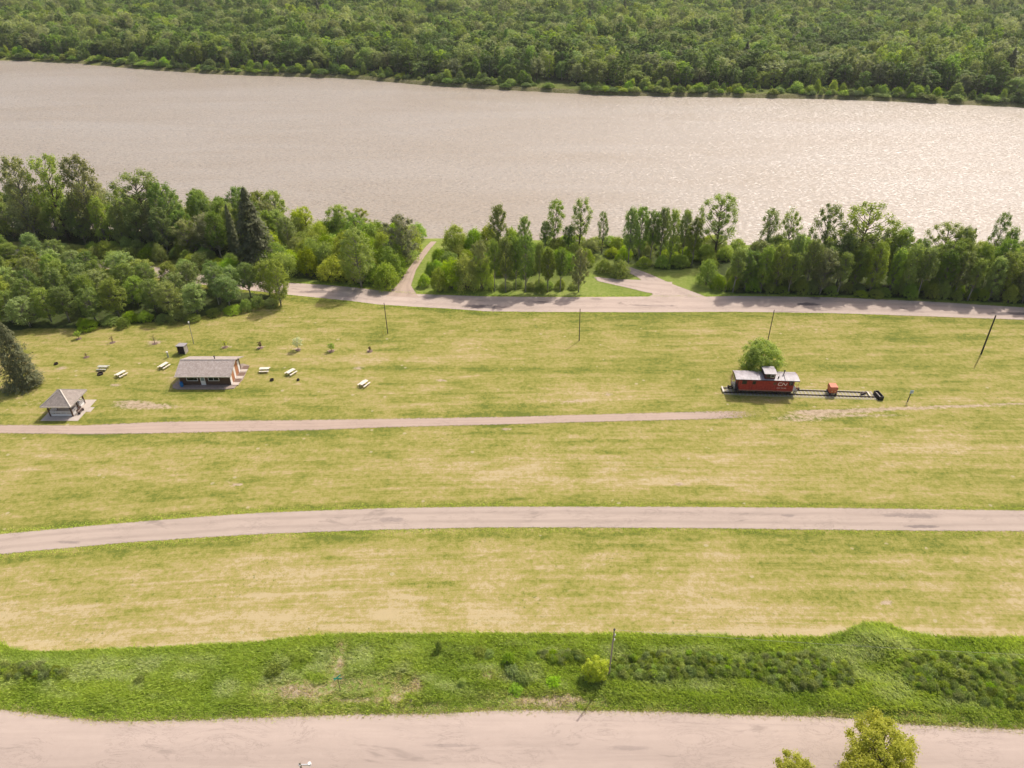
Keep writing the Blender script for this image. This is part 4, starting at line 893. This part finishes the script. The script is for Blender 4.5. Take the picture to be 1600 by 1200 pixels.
for x, y in [(W_-ins, D_*.5), (ins, D_*.5)]: part('post', MB().box(x-.08, x+.08, y-.08, y+.08, .05, zE+.2), brownw, gb)
def lowwall(a, b):
    a = Vector(a); b = Vector(b); o = part('low_wall', MB().bar((a.x, a.y, .32), (b.x, b.y, .32), .07, .42), white, gb)
    part('rail', MB().bar((a.x, a.y, 1.02), (b.x, b.y, 1.02), .12, .09), white, o); part('rail', MB().bar((a.x, a.y, .76), (b.x, b.y, .76), .04, .12), white, o)
    n = 4
    for i in range(n+1): q_ = a.lerp(b, i/n); part('baluster', MB().box(q_.x-.035, q_.x+.035, q_.y-.035, q_.y+.035, .5, 1.0), white, o)
lowwall((ins+.12, ins), (W_-ins-.12, ins)); lowwall((W_-ins, ins+.12), (W_-ins, D_*.5-.5)); lowwall((W_-ins, D_*.5+.5), (W_-ins, D_-ins-.12)); lowwall((ins, ins+.12), (ins, D_-ins-.12)); lowwall((ins+.12, D_-ins), (W_-ins-.12, D_-ins))
part('back_screen', MB().box(ins+.9, W_-ins-.5, D_-ins-.5, D_-ins-.44, 1.1, 2.1), wood_g, gb)
slb = part('slab', MB().box(-.35, W_+.75, -.65, D_+.45, -.2, .05), conc, gb)
part('step_pad', MB().box(W_+.76, W_+1.55, 2.1, 3.5, -.2, .03), conc, slb)
bn = thing('bench', (gx1+.1, gy0+1.9, .05+gz(-75, 101)), 'dark brown bench on the slab at the right side of the gazebo', 'bench')
part('seat', MB().box(-.16, .14, -.7, .7, .40, .46), simple('bench_brown', (.09,.055,.045), .7, .4, 4), bn); part('backrest', MB().box(-.3, -.24, -.75, .75, .5, .9), bn.children[0].data.materials[0], bn)
for yy in (-.6, .6): part('leg', MB().box(-.26, .16, yy-.05, yy+.05, 0, .4), black, bn)

# ------------------------------------------------------------------ picnic tables
def make_table(mat, label, loc, rz):
    e = thing('picnic_table', loc, label, 'picnic table', 'picnic tables on the lawn', rz)
    for i in range(4): part('table_plank', MB().box(-.95, .95, -.38+i*.195, -.38+i*.195+.185, .72, .77), mat, e)
    for s_ in (-1, 1):
        part('bench_plank', MB().box(-.95, .95, s_*.72-.14, s_*.72+.14, .42, .465), mat, e)
    for xx in (-.62, .62):
        f = MB()
        for s_ in (-1, 1): f.bar((xx, s_*.22, .70), (xx, s_*.66, 0), .05, .09)
        f.box(xx+.03, xx+.07, -.82, .82, .34, .415).box(xx+.031, xx+.069, -.36, .36, .64, .715); part('leg_frame', f, wood_g, e)
    return e
up = R_(62)
for px, py, rz, mt, l in [(162,577,-.03,wood_gr,'grey-green picnic table, leftmost, behind the larger fire ring'), (190,587,up,wood_p,'pale picnic table just right of the larger fire ring'), (257,574,up+.1,wood_p,'pale picnic table left of the cabin near the grey post'),
                          (414,580,.06,wood_p,'pale picnic table lying broadside right of the cabin'), (455,584,up-.05,wood_p,'pale picnic table second to the right of the cabin, end-on'), (569,602,up,wood_p,'pale picnic table standing alone, farthest right from the cabin')]:
    make_table(mt, l, G(px, py), rz).scale = (.96, .96, .9)
for px, py, r, l in [(157,585,.52,'dark steel fire ring in front of the leftmost picnic table'), (88,569,.36,'small fire ring near the dark pine at the far left'), (425,594,.36,'small black fire ring below the broadside picnic table'), (466,594,.26,'tiny dark fire pit right of the end-on table')]:
    e = thing('fire_ring', G(px, py), l, 'fire ring', 'fire rings on the lawn')
    n = 16; m = MB()
    for k_ in range(n):
        a0, a1 = 2*math.pi*k_/n, 2*math.pi*(k_+1)/n
        b = len(m.v)
        for a_ in (a0, a1):
            for rr, z in ((r, 0), (r, .28), (r-.04, .28), (r-.04, .03)): m.v.append((math.cos(a_)*rr, math.sin(a_)*rr, z))
        m.f += [(b, b+4, b+5, b+1), (b+1, b+5, b+6, b+2), (b+2, b+6, b+7, b+3)]
    part('ring', m, rust, e); part('ash', MB().tube([(0,0,.02),(0,0,.06)], [r-.05, r-.08], 14), simple('ash', (.05,.04,.035), .95, .5, 6), e)

# shed and standpipe behind the cabin
e = thing('shelter_box', G(287, 551), 'small dark brown open-fronted shed with a flat grey roof behind the cabin', 'shed', rz=-.05)
part('back_wall', MB().box(-.7, .7, .62, .7, 0, 1.75), brownw, e); part('side_wall', MB().box(-.7, -.63, -.7, .62, 0, 1.8), brownw, e)
part('side_wall', MB().box(.63, .7, -.7, .62, 0, 1.8), wood_g, e, label='sunlit pale grey side wall'); part('roof', MB().add([(-.85,-.85,1.9),(.85,-.85,1.9),(.85,.8,1.75),(-.85,.8,1.75),(-.85,-.85,1.8),(.85,-.85,1.8),(.85,.8,1.65),(-.85,.8,1.65)], [(0,1,2,3),(7,6,5,4),(0,4,5,1),(1,5,6,2),(2,6,7,3),(3,7,4,0)]), simple('grey_felt', (.30,.28,.28), .9, .4, 3), e)
part('front_panel', MB().box(-.63, .63, -.5, -.44, 0, 1.5), simple('dark_panel', (.05,.035,.03), .9, .4, 4), e)
e = thing('standpipe', G(263, 558.5), 'slim grey-white post with a pale cap beside the shed', 'post')
part('post', MB().tube([(0,0,0),(0,0,1.1)], [.16,.15], 10), galv, e); part('cap', MB().tube([(0,0,1.1),(0,0,1.25),(0,0,1.34)], [.2,.2,.08], 10), white, e)

# ------------------------------------------------------------------ poles
def pole(name, base, top, h, r0, r1, mat, label, cat='pole', group=None, shy=0):
    b = G(*base); tp_ = P(top[0], top[1], h); e = thing(name, b, label, cat, group)
    tl = tp_-b; lim = h*.07
    if math.hypot(tl.x, tl.y) > lim: f_ = lim/math.hypot(tl.x, tl.y); tl.x *= f_; tl.y *= f_
    part('shaft', MB().tube([(0,0,-.3), tuple(tl*.5), tuple(tl)], [r0, (r0+r1)/2, r1], 8), mat, e); return e, tl
gp = 'wooden poles across the lawn'
e, tl = pole('utility_pole', (606,521), (600,474), 7.1, .10, .07, polew, 'bare wooden pole on the lawn right of the saplings', 'pole', gp); part('insulator', MB().tube([tuple(tl), tuple(tl+Vector((0,0,.15)))], [.05,.04], 6), black, e)
st = thing('marker_stake', G(599, 522), 'short yellow marker stake beside the wooden pole right of the saplings', 'stake'); part('stake', MB().box(-.06,.06,-.04,.04,0,.95), simple('yellow_paint', (.65,.5,.08), .6), st)
e, tl = pole('utility_pole', (905,532), (906,483), 7.4, .10, .07, polew, 'bare wooden pole standing alone in the middle of the lawn', 'pole', gp)
e, tl = pole('utility_pole', (1200,531), (1209,486), 7.0, .10, .07, polew, 'bare wooden pole behind the round tree and caboose', 'pole', gp)
e, tl = pole('utility_pole', (1533,553), (1556,493), 8.6, .16, .12, simple('pole_black', (.04,.035,.03), .85, .4, 5), 'dark thick pole near the right edge of the lawn', 'pole', gp)
e, tl = pole('light_pole', (303,538), (295,505), 4.6, .07, .05, simple('grey_pole', (.25,.24,.22), .7), 'thin grey light pole behind the cabin', 'light pole'); part('lamp_head', MB().tube([tuple(tl), tuple(tl+Vector((0,0,.3)))], [.12,.16], 8).tube([tuple(tl+Vector((0,0,.3))), tuple(tl+Vector((0,0,.4)))], [.16,.05], 8), white, e)
e, tl = pole('light_pole', (342,476), (332,433), 6.3, .1, .07, simple('grey_pole_b', (.4,.38,.35), .7), 'pale light pole with a white lamp among the trees of the left wood', 'light pole'); part('lamp_head', MB().tube([tuple(tl), tuple(tl+Vector((.35,0,.12))), tuple(tl+Vector((.6,0,.1)))], [.06,.14,.12], 8), white, e)
# leaning pole on the verge and its wire
e, tl = pole('utility_pole', (951,1058), (960,984), 8.2, .10, .075, polel, 'weathered leaning wooden pole on the verge with white insulators near its top', 'pole')
for f_ in (.80, .90): q_ = tl*f_; part('insulator', MB().tube([(q_.x+.12, q_.y-.05, q_.z-.12), (q_.x+.14, q_.y-.05, q_.z+.16)], [.06, .05], 8), white, e)
part('pole_cap', MB().tube([tuple(tl), tuple(tl+Vector((0,0,.12)))], [.12,.1], 8), black, e)
pt = e.location+tl; endw = P(1760, 1030, 7.0); m = MB(); pts_ = []
for i in range(25): f_ = i/24; q_ = pt.lerp(endw, f_); pts_.append((q_.x, q_.y, q_.z-4*.35*f_*(1-f_)))
m.tube(pts_, [.012]*25, 4); tag(part('overhead_wire', m, simple('wire', (.45,.42,.36), .5)), 'thin wire running right from the leaning pole over the verge', 'wire')
# pole top at the bottom edge
q = P(468, 1191, 8.0); e = thing('utility_pole', (q.x, q.y, 0), 'wooden pole top with a white insulator ring poking up at the bottom edge', 'pole')
part('shaft', MB().tube([(0,0,-.2),(0,0,4),(0,0,8.0)], [.15,.12,.09], 8), polel, e); part('crossarm', MB().box(-.15, .95, -.05, .05, 7.55, 7.65), galv, e)
part('insulator', MB().tube([(.85,0,7.66),(.85,0,7.86)], [.17,.15], 12), white, e); part('insulator', MB().tube([(0,-.12,7.6),(0,-.12,7.75)], [.06,.05], 8), white, e)
q2 = P(486, 1203, 6.6); plant('maple_tree', OLI2, (q2.x, q2.y-.2, 0), .42, .72, 'tip of a small leafy tree around the pole top at the bottom edge', 'tree')

# street sign on the verge
q = G(532, 1079); e = thing('street_sign', q, 'green street name sign on a thin post on the bare verge', 'sign')
grn = simple('sign_green', (.02, .30, .20), .4, .1, 3)
part('post', MB().tube([(0,0,0),(-.03,0,1.95)], [.04,.035], 6), brownw, e); part('sign_blade', MB().box(-.48, .42, -.012, .012, 1.95, 2.17), grn, e); part('sign_blade', MB().bar((-.3,-.35,2.28), (.25,.32,2.28), .024, .2), grn, e)
# blue-white sign near the right edge
q = G(1418, 627); e = thing('info_sign', q, 'small pale blue sign on a dark post right of the rail track', 'sign')
part('post', MB().bar((0,0,0), (.1,0,2.1), .12, .12), polew, e); part('board', MB().box(-.18, .42, -.09, -.065, 1.75, 2.4), simple('pale_blue_board', (.5,.62,.72), .5, .3, 5), e); part('emblem', MB().box(.05, .2, -.1, -.092, 2.0, 2.17), black, e)

# ------------------------------------------------------------------ saplings
def sapling(px, py, h, rr, lm, n, ls, label, bare_=False):
    p = G(px, py); e = thing('sapling', p, label, 'sapling', 'young planted trees on the lawn'); rd_ = random.Random(px); m = MB().tube([(0,0,0),(.04,.02,h*.5),(0,.05,h)], [.05,.035,.012], 5); C_ = []; 
    for i in range(14):
        a_ = i*2.4; z = h*(.35+.6*i/14); r = rr*(1-.4*abs(i/14-.4)*2)*rd_.uniform(.5, 1); c_ = (math.cos(a_)*r, math.sin(a_)*r, z+r*.3); C_.append(c_)
        m.tube([(0,0,z-.15), c_], [.02,.008], 4)
    part('trunk', m, barkd, e)
    if n: part('crown', qmesh('crown', leafquads(np.array(C_), np.full(14, rr*.42), n, ls, np.random.default_rng(px)), lm), None, e)
    mm = MB(); k_ = 12; part('mulch_ring', mm.tube([(0,0,-.02),(0,0,.04)], [.62,.5], 14), rubble, e); return e
sapling(242, 537, 2.0, .75, L_red, 12, .1, 'bare-twigged young tree on a dry patch, leftmost of the planted row')
sapling(352, 543, 1.5, .5, L_yel, 14, .12, 'thin pale yellow-green sapling directly behind the cabin')
sapling(407, 544, 1.4, .4, L_red, 45, .12, 'small reddish sapling right behind the cabin corner')
sapling(466, 547, 2.7, 1.0, L_blo, 120, .14, 'white-blossoming young tree, largest of the planted row')
sapling(518, 549, 1.7, .65, L_bri, 60, .13, 'small green sapling with a round head right of the blossoming tree')
sapling(578, 549, 1.1, .28, L_red, 30, .1, 'tiny reddish sapling at the right end of the planted row')
sapling(176, 535, 1.5, .5, L_red, 10, .1, 'bare faint sapling at the shade edge left of the shed')
sapling(123, 529, 1.7, .7, L_bri, 50, .14, 'pale green sapling in the shade of the stand at left')
sapling(135, 558, .9, .3, L_red, 6, .1, 'broken bare twig of a sapling left of the picnic tables')

# ------------------------------------------------------------------ railway display
A0 = P(1130, 610); A1 = P(1366, 617.5); ang = math.atan2(A1.y-A0.y, A1.x-A0.x); LT = (A1-A0).length
tk = thing('rail_track', (A0.x, A0.y, .0+gz(50, 107)), 'short display track with light ties under the red caboose', 'rail track', rz=ang)
tie0 = None; nT = int(LT/.66); tiem = MB().box(-.11, .11, -1.25, 1.25, -.08, .10).mesh('tie', wood_g)
bed = part('ballast', MB().add([(-.3,-1.5,.0),(LT+.1,-1.5,.0),(LT,-1.3,.055),(-.1,-1.3,.055),(-.1,1.3,.055),(LT,1.3,.055),(LT+.1,1.5,0),(-.3,1.5,0)], [(0,1,2,3),(3,2,5,4),(4,5,6,7)]), simple('pale_ballast', (.38, .35, .18), .95, .9, 5, dark=.6, bump=.5), tk)
for i in range(nT+1):
    o = bpy.data.objects.new('tie', tiem); col.objects.link(o); o.parent = tk; o.location = (.1+i*.66, random.uniform(-.06, .06), 0); o.rotation_euler.z = random.uniform(-.02, .02)
for s_ in (-1, 1): part('rail', MB().box(0, LT-(.9 if s_ > 0 else 0), s_*.72-.06, s_*.72+.06, .10, .13).box(.001, LT-(.901 if s_ > 0 else .001), s_*.72-.02, s_*.72+.02, .128, .22).box(0, LT-(.9 if s_ > 0 else 0), s_*.72-.04, s_*.72+.04, .22, .26), rust, tk)
part('rail_stop', MB().bar((LT-2.4, -.1, .3), (LT-1.3, .5, .3), .3, .3), rust, tk); part('end_timber', MB().box(-.25, .0, -.9, .9, .26, .42), wood_p, tk)
part('end_timber', MB().box(-.2, .9, -.55, -.35, .26, .33), wood_p, tk)
part('cross_timber', MB().box(LT-1.1, LT-.9, -.65, .66, .262, .34), wood_p, tk)

red = NT('caboose_red'); n_ = red.noise(red.pos((.6,1,2), obj=True), 2.2, 7, .72); nv = red.noise(red.pos((3,1,.3), obj=True), 2.5, 4, .6)
rc = red.ramp(red.math('ADD', n_, red.math('MULTIPLY', red.math('SUBTRACT', nv, .5), .5)), [(.3, (.14,.02,.015)), (.5, (.34,.034,.024)), (.75, (.42,.065,.04))]); redm = red.setp(rc, .6, 0, .3)
roofg = NT('caboose_roof'); n_ = roofg.noise(roofg.pos((1,.6,1), obj=True), 1.6, 7, .72); roofm = roofg.setp(roofg.ramp(n_, [(.3, (.20,.18,.195)), (.5, (.29,.265,.28)), (.7, (.40,.37,.38))]), .5, 0, .4)
cb = thing('caboose', (A0.x+math.cos(ang)*7.0, A0.y+math.sin(ang)*7.0, gz(50, 107)+.26), 'red railway caboose with CN lettering, grey roof and a cupola', 'caboose', rz=ang)
BL, BW, B0, B1 = 9.4, 2.75, .95, 3.15   # body
bd = part('body', MB().box(-BL/2, BL/2, -BW/2, BW/2, B0, B1), redm, cb)
bm_ = MB().box(-.012, .012, -.008, .008, B0+.02, B1-.02).mesh('plank_seam', simple('dark_red', (.15,.025,.02), .7))
part('underframe', MB().box(-BL/2-1.0, BL/2+1.0, -.35, .35, .55, .93).box(-BL/2, BL/2, -BW/2+.1, BW/2-.1, .78, .94).box(-1.6, 1.5, -1.0, 1.0, .35, .77), black, cb)
part('side_sill', MB().box(-BL/2, BL/2, -BW/2-.03, -BW/2-.003, B0-.14, B0+.06), simple('sill_pale', (.28,.13,.10), .7), bd)
# arched roof
RL = 11.1; seg = 7; m = MB(); prof = [(-1.55+3.1*i/seg, B1+.06+.22*(1-abs(-1+2*i/seg)**1.5)) for i in range(seg+1)]
vs = [(x_, y, z) for x_ in (-RL/2, RL/2) for y, z in prof]+[(x_, y, z-.09) for x_ in (-RL/2, RL/2) for y, z in prof]; n1n = seg+1
fs = [(i, i+n1n, i+n1n+1, i+1) for i in range(seg)]+[(2*n1n+i+1, 3*n1n+i+1, 3*n1n+i, 2*n1n+i) for i in range(seg)]
fs = [f_[::-1] for f_ in fs]; fs += [(0, 2*n1n, 3*n1n, n1n), (seg, n1n+seg, 3*n1n+seg, 2*n1n+seg)]+[(i, i+1, 2*n1n+i+1, 2*n1n+i) for i in range(seg)]+[(n1n+i, 3*n1n+i, 3*n1n+i+1, n1n+i+1) for i in range(seg)]
rf = part('roof', m.add(vs, fs), roofm, cb)
part('roof_edge', MB().box(-RL/2, RL/2, -1.60, -1.553, B1-.06, B1+.05), black, rf); part('roof_edge', MB().box(-RL/2-.05, -RL/2-.003, -1.55, 1.55, B1-.06, B1+.04), black, rf)
for x_ in (-4.2,-2.9,-1.6,2.3,3.4,4.5): part('roof_seam', MB().add([(x_-.02,y,z+.015) for y,z in prof]+[(x_+.02,y,z+.015) for y,z in prof],[(i+n1n,i+n1n+1,i+1,i) for i in range(seg)]), wood_g, rf)
# gable infill above the body ends
part('end_wall', MB().add([(s_*(BL/2-.01), y, z-.1) for s_ in (-1,1) for y, z in prof]+[(s_*(BL/2-.01), y, B1-.02) for s_ in (-1,1) for y in (-BW/2, BW/2)], [tuple(range(0,n1n))+(2*n1n+1,2*n1n), tuple(range(n1n,2*n1n))+(2*n1n+3,2*n1n+2)]), redm, bd)
# cupola
cp = part('cupola', MB().box(-.55, 1.25, -1.22, 1.22, B1-.1, B1+1.22), simple('cupola_dark_red', (.10,.03,.03), .7, .5, 4), cb)
part('cupola_roof', MB().add([(-.75,-1.38,B1+1.24),(1.45,-1.38,B1+1.24),(1.45,0,B1+1.40),(-.75,0,B1+1.40),(1.45,1.38,B1+1.24),(-.75,1.38,B1+1.24),(-.75,-1.38,B1+1.17),(1.45,-1.38,B1+1.17),(1.45,1.38,B1+1.17),(-.75,1.38,B1+1.17)], [(0,1,2,3),(3,2,4,5),(6,7,1,0),(7,8,4,2,1),(8,9,5,4),(9,6,0,3,5),(9,8,7,6)]), roofm, cp)
for x_ in (-.32, .45): 
    o = part('window', MB().box(x_-.03, x_+.62, -1.25, -1.223, B1+.46, B1+1.03), white if x_ > 0 else black, cp); part('pane', MB().box(x_+.02, x_+.57, -1.262, -1.252, B1+.51, B1+.98), glass, o)
o = part('window', MB().box(-.585, -.553, -.9, .9, B1+.5, B1+1.0), black, cp)
o = part('window', MB().box(1.253, 1.285, -.9, .9, B1+.5, B1+1.0), black, cp)
# side windows
for x_, w__, h__ in ((-3.95,.72,.62), (-2.25,.5,.55), (4.2,.66,.66)):
    o = part('window', MB().box(x_-w__/2-.06, x_+w__/2+.06, -BW/2-.035, -BW/2-.002, 2.15, 2.2+h__+.1), simple('window_frame_dark', (.09,.04,.035), .7), cb)
    part('pane', MB().box(x_-w__/2, x_+w__/2, -BW/2-.045, -BW/2-.037, 2.22, 2.2+h__), glass, o)
part('boarded_window', MB().box(1.1, 1.65, -BW/2-.02, -BW/2-.002, 2.2, 2.7), simple('faded_board', (.17,.09,.05), .8, .6, 5), cb)
part('door', MB().box(-BL/2-.04, -BL/2-.003, -.38, .38, B0+.02, 2.9), simple('door_dark', (.12,.04,.03), .7), cb); part('door', MB().box(BL/2+.003, BL/2+.04, -.38, .38, B0+.02, 2.9), simple('door_dark_b', (.12,.04,.03), .7), cb)
# CN mark: one continuous worm line
wpaint = NT('letter_white').setp((.75, .62, .58), .6)
def worm(pts2, r, w_, y):
    m = MB(); P2 = [Vector(p) for p in pts2]
    L_, R2 = [], []
    for i, p in enumerate(P2):
        d = (P2[min(i+1, len(P2)-1)]-P2[max(i-1, 0)]).normalized(); nrm = Vector((-d.y, d.x)); L_.append(p+nrm*w_/2); R2.append(p-nrm*w_/2)
    n = len(P2); m.add([(p.x, y, p.y) for p in L_]+[(p.x, y, p.y) for p in R2]+[(p.x, y+.01, p.y) for p in L_]+[(p.x, y+.01, p.y) for p in R2],
        [(i, i+1, n+i+1, n+i) for i in range(n-1)]+[(i, 2*n+i, 2*n+i+1, i+1) for i in range(n-1)]+[(n+i, n+i+1, 3*n+i+1, 3*n+i) for i in range(n-1)]); return m
def bez(pts2, k=.16):
    out = []; P2 = [Vector(p) for p in pts2]
    for i, p in enumerate(P2):
        if i in (0, len(P2)-1): out.append(p); continue
        a_ = (P2[i-1]-p).normalized()*k; b_ = (P2[i+1]-p).normalized()*k
        for f_ in (0, .25, .5, .75, 1): out.append((p+a_).lerp(p, f_).lerp(p.lerp(p+b_, f_), f_))
    return out
X0, Zb = 1.98, 2.10; hL = .56
path = [(X0+.62, Zb+hL), (X0+.05, Zb+hL), (X0, Zb+.02), (X0+.74, Zb), (X0+.84, Zb+hL+.03), (X0+1.34, Zb-.04), (X0+1.52, Zb+hL)]
part('cn_logo', worm(bez(path), .1, .125, -BW/2-.02), wpaint, cb)
fc = bpy.data.curves.new('number_text', 'FONT'); fc.body = 'CN 79149'; fc.size = .34; fc.extrude = .004; fc.space_character = 1.15
fo = bpy.data.objects.new('tmp', fc); col.objects.link(fo); dg = bpy.context.evaluated_depsgraph_get(); tm = bpy.data.meshes.new_from_object(fo.evaluated_get(dg)); bpy.data.objects.remove(fo)
tm.materials.clear(); tm.materials.append(wpaint); o = part('road_number', tm, None, cb); o.rotation_euler = (R_(90), 0, 0); o.location = (X0-.12, -BW/2-.012, 1.42); tm.name = 'road_number'
# end platforms, rails, ladders, stove pipe
for s_ in (-1, 1):
    pf = part('platform', MB().box(min(s_*BL/2, s_*(BL/2+.9)), max(s_*BL/2, s_*(BL/2+.9)), -1.3, 1.3, .93, 1.0), black, cb)
    xe = s_*(BL/2+.85); r_ = MB()
    for y in (-1.25, -.6, .6, 1.25): r_.tube([(xe, y, 1.0), (xe, y, 2.0 if abs(y) < 1 else 3.15)], [.025]*2, 5)
    for z in (1.5, 1.98): r_.tube([(xe, -1.25, z), (xe, -.6, z)], [.022]*2, 5).tube([(xe, .6, z), (xe, 1.25, z)], [.022]*2, 5)
    part('handrail', r_, white if s_ < 0 else redm, pf)
    ld = MB()
    for y in (.75, 1.1): ld.tube([(xe+s_*.05, y, .7), (xe+s_*.05, y, 3.3), (xe-s_*.3, y, 3.6)], [.02]*3, 5)
    for k_ in range(7): ld.tube([(xe+s_*.05, .75, 1.0+k_*.36), (xe+s_*.05, 1.1, 1.0+k_*.36)], [.016]*2, 4)
    part('ladder', ld, redm, pf); st_ = MB()
    for sy in (-1, 1):
        for k_ in range(3): st_.box(min(s_*(BL/2+.2), s_*(BL/2+.75)), max(s_*(BL/2+.2), s_*(BL/2+.75)), sy*1.3-.12+sy*k_*.03, sy*1.3+.12+sy*k_*.03, .30+k_*.27, .33+k_*.27)
    part('steps', st_, black, pf); part('coupler', MB().box(min(s_*(BL/2+.9), s_*(BL/2+1.5)), max(s_*(BL/2+.9), s_*(BL/2+1.5)), -.12, .12, .6, .82).box(min(s_*(BL/2+1.4), s_*(BL/2+1.65)), max(s_*(BL/2+1.4), s_*(BL/2+1.65)), -.2, .2, .55, .87), rust, cb)
    tr_ = part('truck', MB().box(s_*3.5-1.15, s_*3.5+1.15, -1.02, -.9, .38, .66).box(s_*3.5-1.15, s_*3.5+1.15, .9, 1.02, .38, .66).box(s_*3.5-.3, s_*3.5+.3, -1.0, 1.0, .34, .72), black, cb)
    for wx_ in (-.8, .8):
        for sy in (-1, 1): part('wheel', MB().tube([(s_*3.5+wx_, sy*.66, .42), (s_*3.5+wx_, sy*.80, .42)], [.42,.42], 16), rust, tr_)
        part('axle', MB().tube([(s_*3.5+wx_, -.66, .42), (s_*3.5+wx_, .66, .42)], [.07,.07], 6), rust, tr_)
part('stovepipe', MB().tube([(3.1, .2, B1+.3), (3.15, .2, B1+1.05)], [.09,.09], 8).tube([(3.15, .2, B1+1.02), (3.15, .2, B1+1.2)], [.16,.1], 8), black, cb)
part('roof_vent', MB().tube([(1.95, -.9, B1+.2), (1.95, -.9, B1+.5)], [.13,.13], 8), black, cb)
part('roof_walk', MB().bar((3.0, -1.5, B1+.14), (3.1, .2, B1+.46), .06, .05), black, cb)

# rail speeder
q = P(1297, 613); tt_ = (q-A0).length
sp = thing('rail_speeder', (A0.x+math.cos(ang)*tt_, A0.y+math.sin(ang)*tt_, gz(57, 107)+.26), 'small orange-red boxy rail speeder on the track right of the caboose', 'rail car', rz=ang)
orr = simple('orange_red_paint', (.55, .13, .06), .6, .5, 3, dark=.65)
part('body', MB().box(-.62, .62, -.62, .62, .38, 1.05), orr, sp); part('hood', MB().add([(-.72,-.72,1.05),(.72,-.72,1.05),(.72,.72,1.05),(-.72,.72,1.05),(-.66,-.66,1.62),(.66,-.66,1.62),(.62,.66,1.70),(-.62,.66,1.70)], [(0,3,2,1),(4,5,6,7),(0,1,5,4),(1,2,6,5),(2,3,7,6),(3,0,4,7)]), simple('faded_orange', (.58,.18,.10), .6, .4, 3), sp)
part('frame', MB().box(-.8, .8, -.5, .5, .24, .37), black, sp)
for x_ in (-.5, .5):
    for sy in (-1, 1): part('wheel', MB().tube([(x_, sy*.68, .2), (x_, sy*.76, .2)], [.2,.2], 12), rust, sp)
for x_ in (-.3, .25): part('side_mark', MB().box(x_, x_+.16, -.63, -.622, .55, .85), simple('mark_yellow', (.6,.4,.2), .6), sp)
# black trough at the track end
q = P(1372, 620); e = thing('buffer_trough', (q.x, q.y, gz(q.x, q.y)), 'black open-topped steel trough at the right end of the track', 'trough', rz=ang+.12)
m = MB().box(-.42, .42, -1.05, 1.05, 0, .08); m.box(-.42, -.34, -1.05, 1.05, .081, .75).box(.34, .42, -1.05, 1.05, .081, .75).box(-.339, .339, -1.05, -.97, .081, .75).box(-.339, .339, .97, 1.05, .081, .75)
part('shell', m, black, e); part('inner_bar', MB().box(-.06, .06, -.95, .95, .42, .5), wood_g, e)

# driftwood and rocks on the far waterline
wd = simple('driftwood', (.42, .38, .33), .9, .5, 4)
for px, py, l_, a_, l in [(236,108,5,.3,'bleached driftwood log stranded on the far shore at left'), (330,85,7,1.0,'pale dead leaning trunk among far bank bushes'), (470,85,6,1.2,'bare grey snag standing in the far trees'), (560,122,3,-.2,'short log on the far waterline')]:
    p = P(px, py, -2); zz = gz(p.x, p.y); e = thing('driftwood_log', (p.x, p.y, zz), l, 'log'); up_ = l_*.75 if py < 100 else .3
    part('log', MB().tube([(0,0,0),(math.cos(a_)*l_*.5,.2,up_*.6),(math.cos(a_)*l_,0,up_)], [.25,.2,.06], 6), wd, e); part('branch', MB().tube([(math.cos(a_)*l_*.4,.1,up_*.45),(math.cos(a_)*l_*.5,-.4,up_*.45+1.2)], [.1,.03], 5), wd, e)
print('objects', len(bpy.data.objects))

# ------------------------------------------------------------------ summer haze
hm = bpy.data.materials.new('haze'); hm.use_nodes = True; ht = hm.node_tree; ht.nodes.clear()
ho = ht.nodes.new('ShaderNodeOutputMaterial'); hv = ht.nodes.new('ShaderNodeVolumePrincipled')
hv.inputs['Color'].default_value = (.93, .95, 1, 1); hv.inputs['Density'].default_value = HAZE; hv.inputs['Anisotropy'].default_value = .3
ht.links.new(hv.outputs[0], ho.inputs['Volume'])
hb = part('haze', MB().box(-5600, 5600, -1500, 7800, -7, 100), hm, None); tag(hb, kind='stuff')
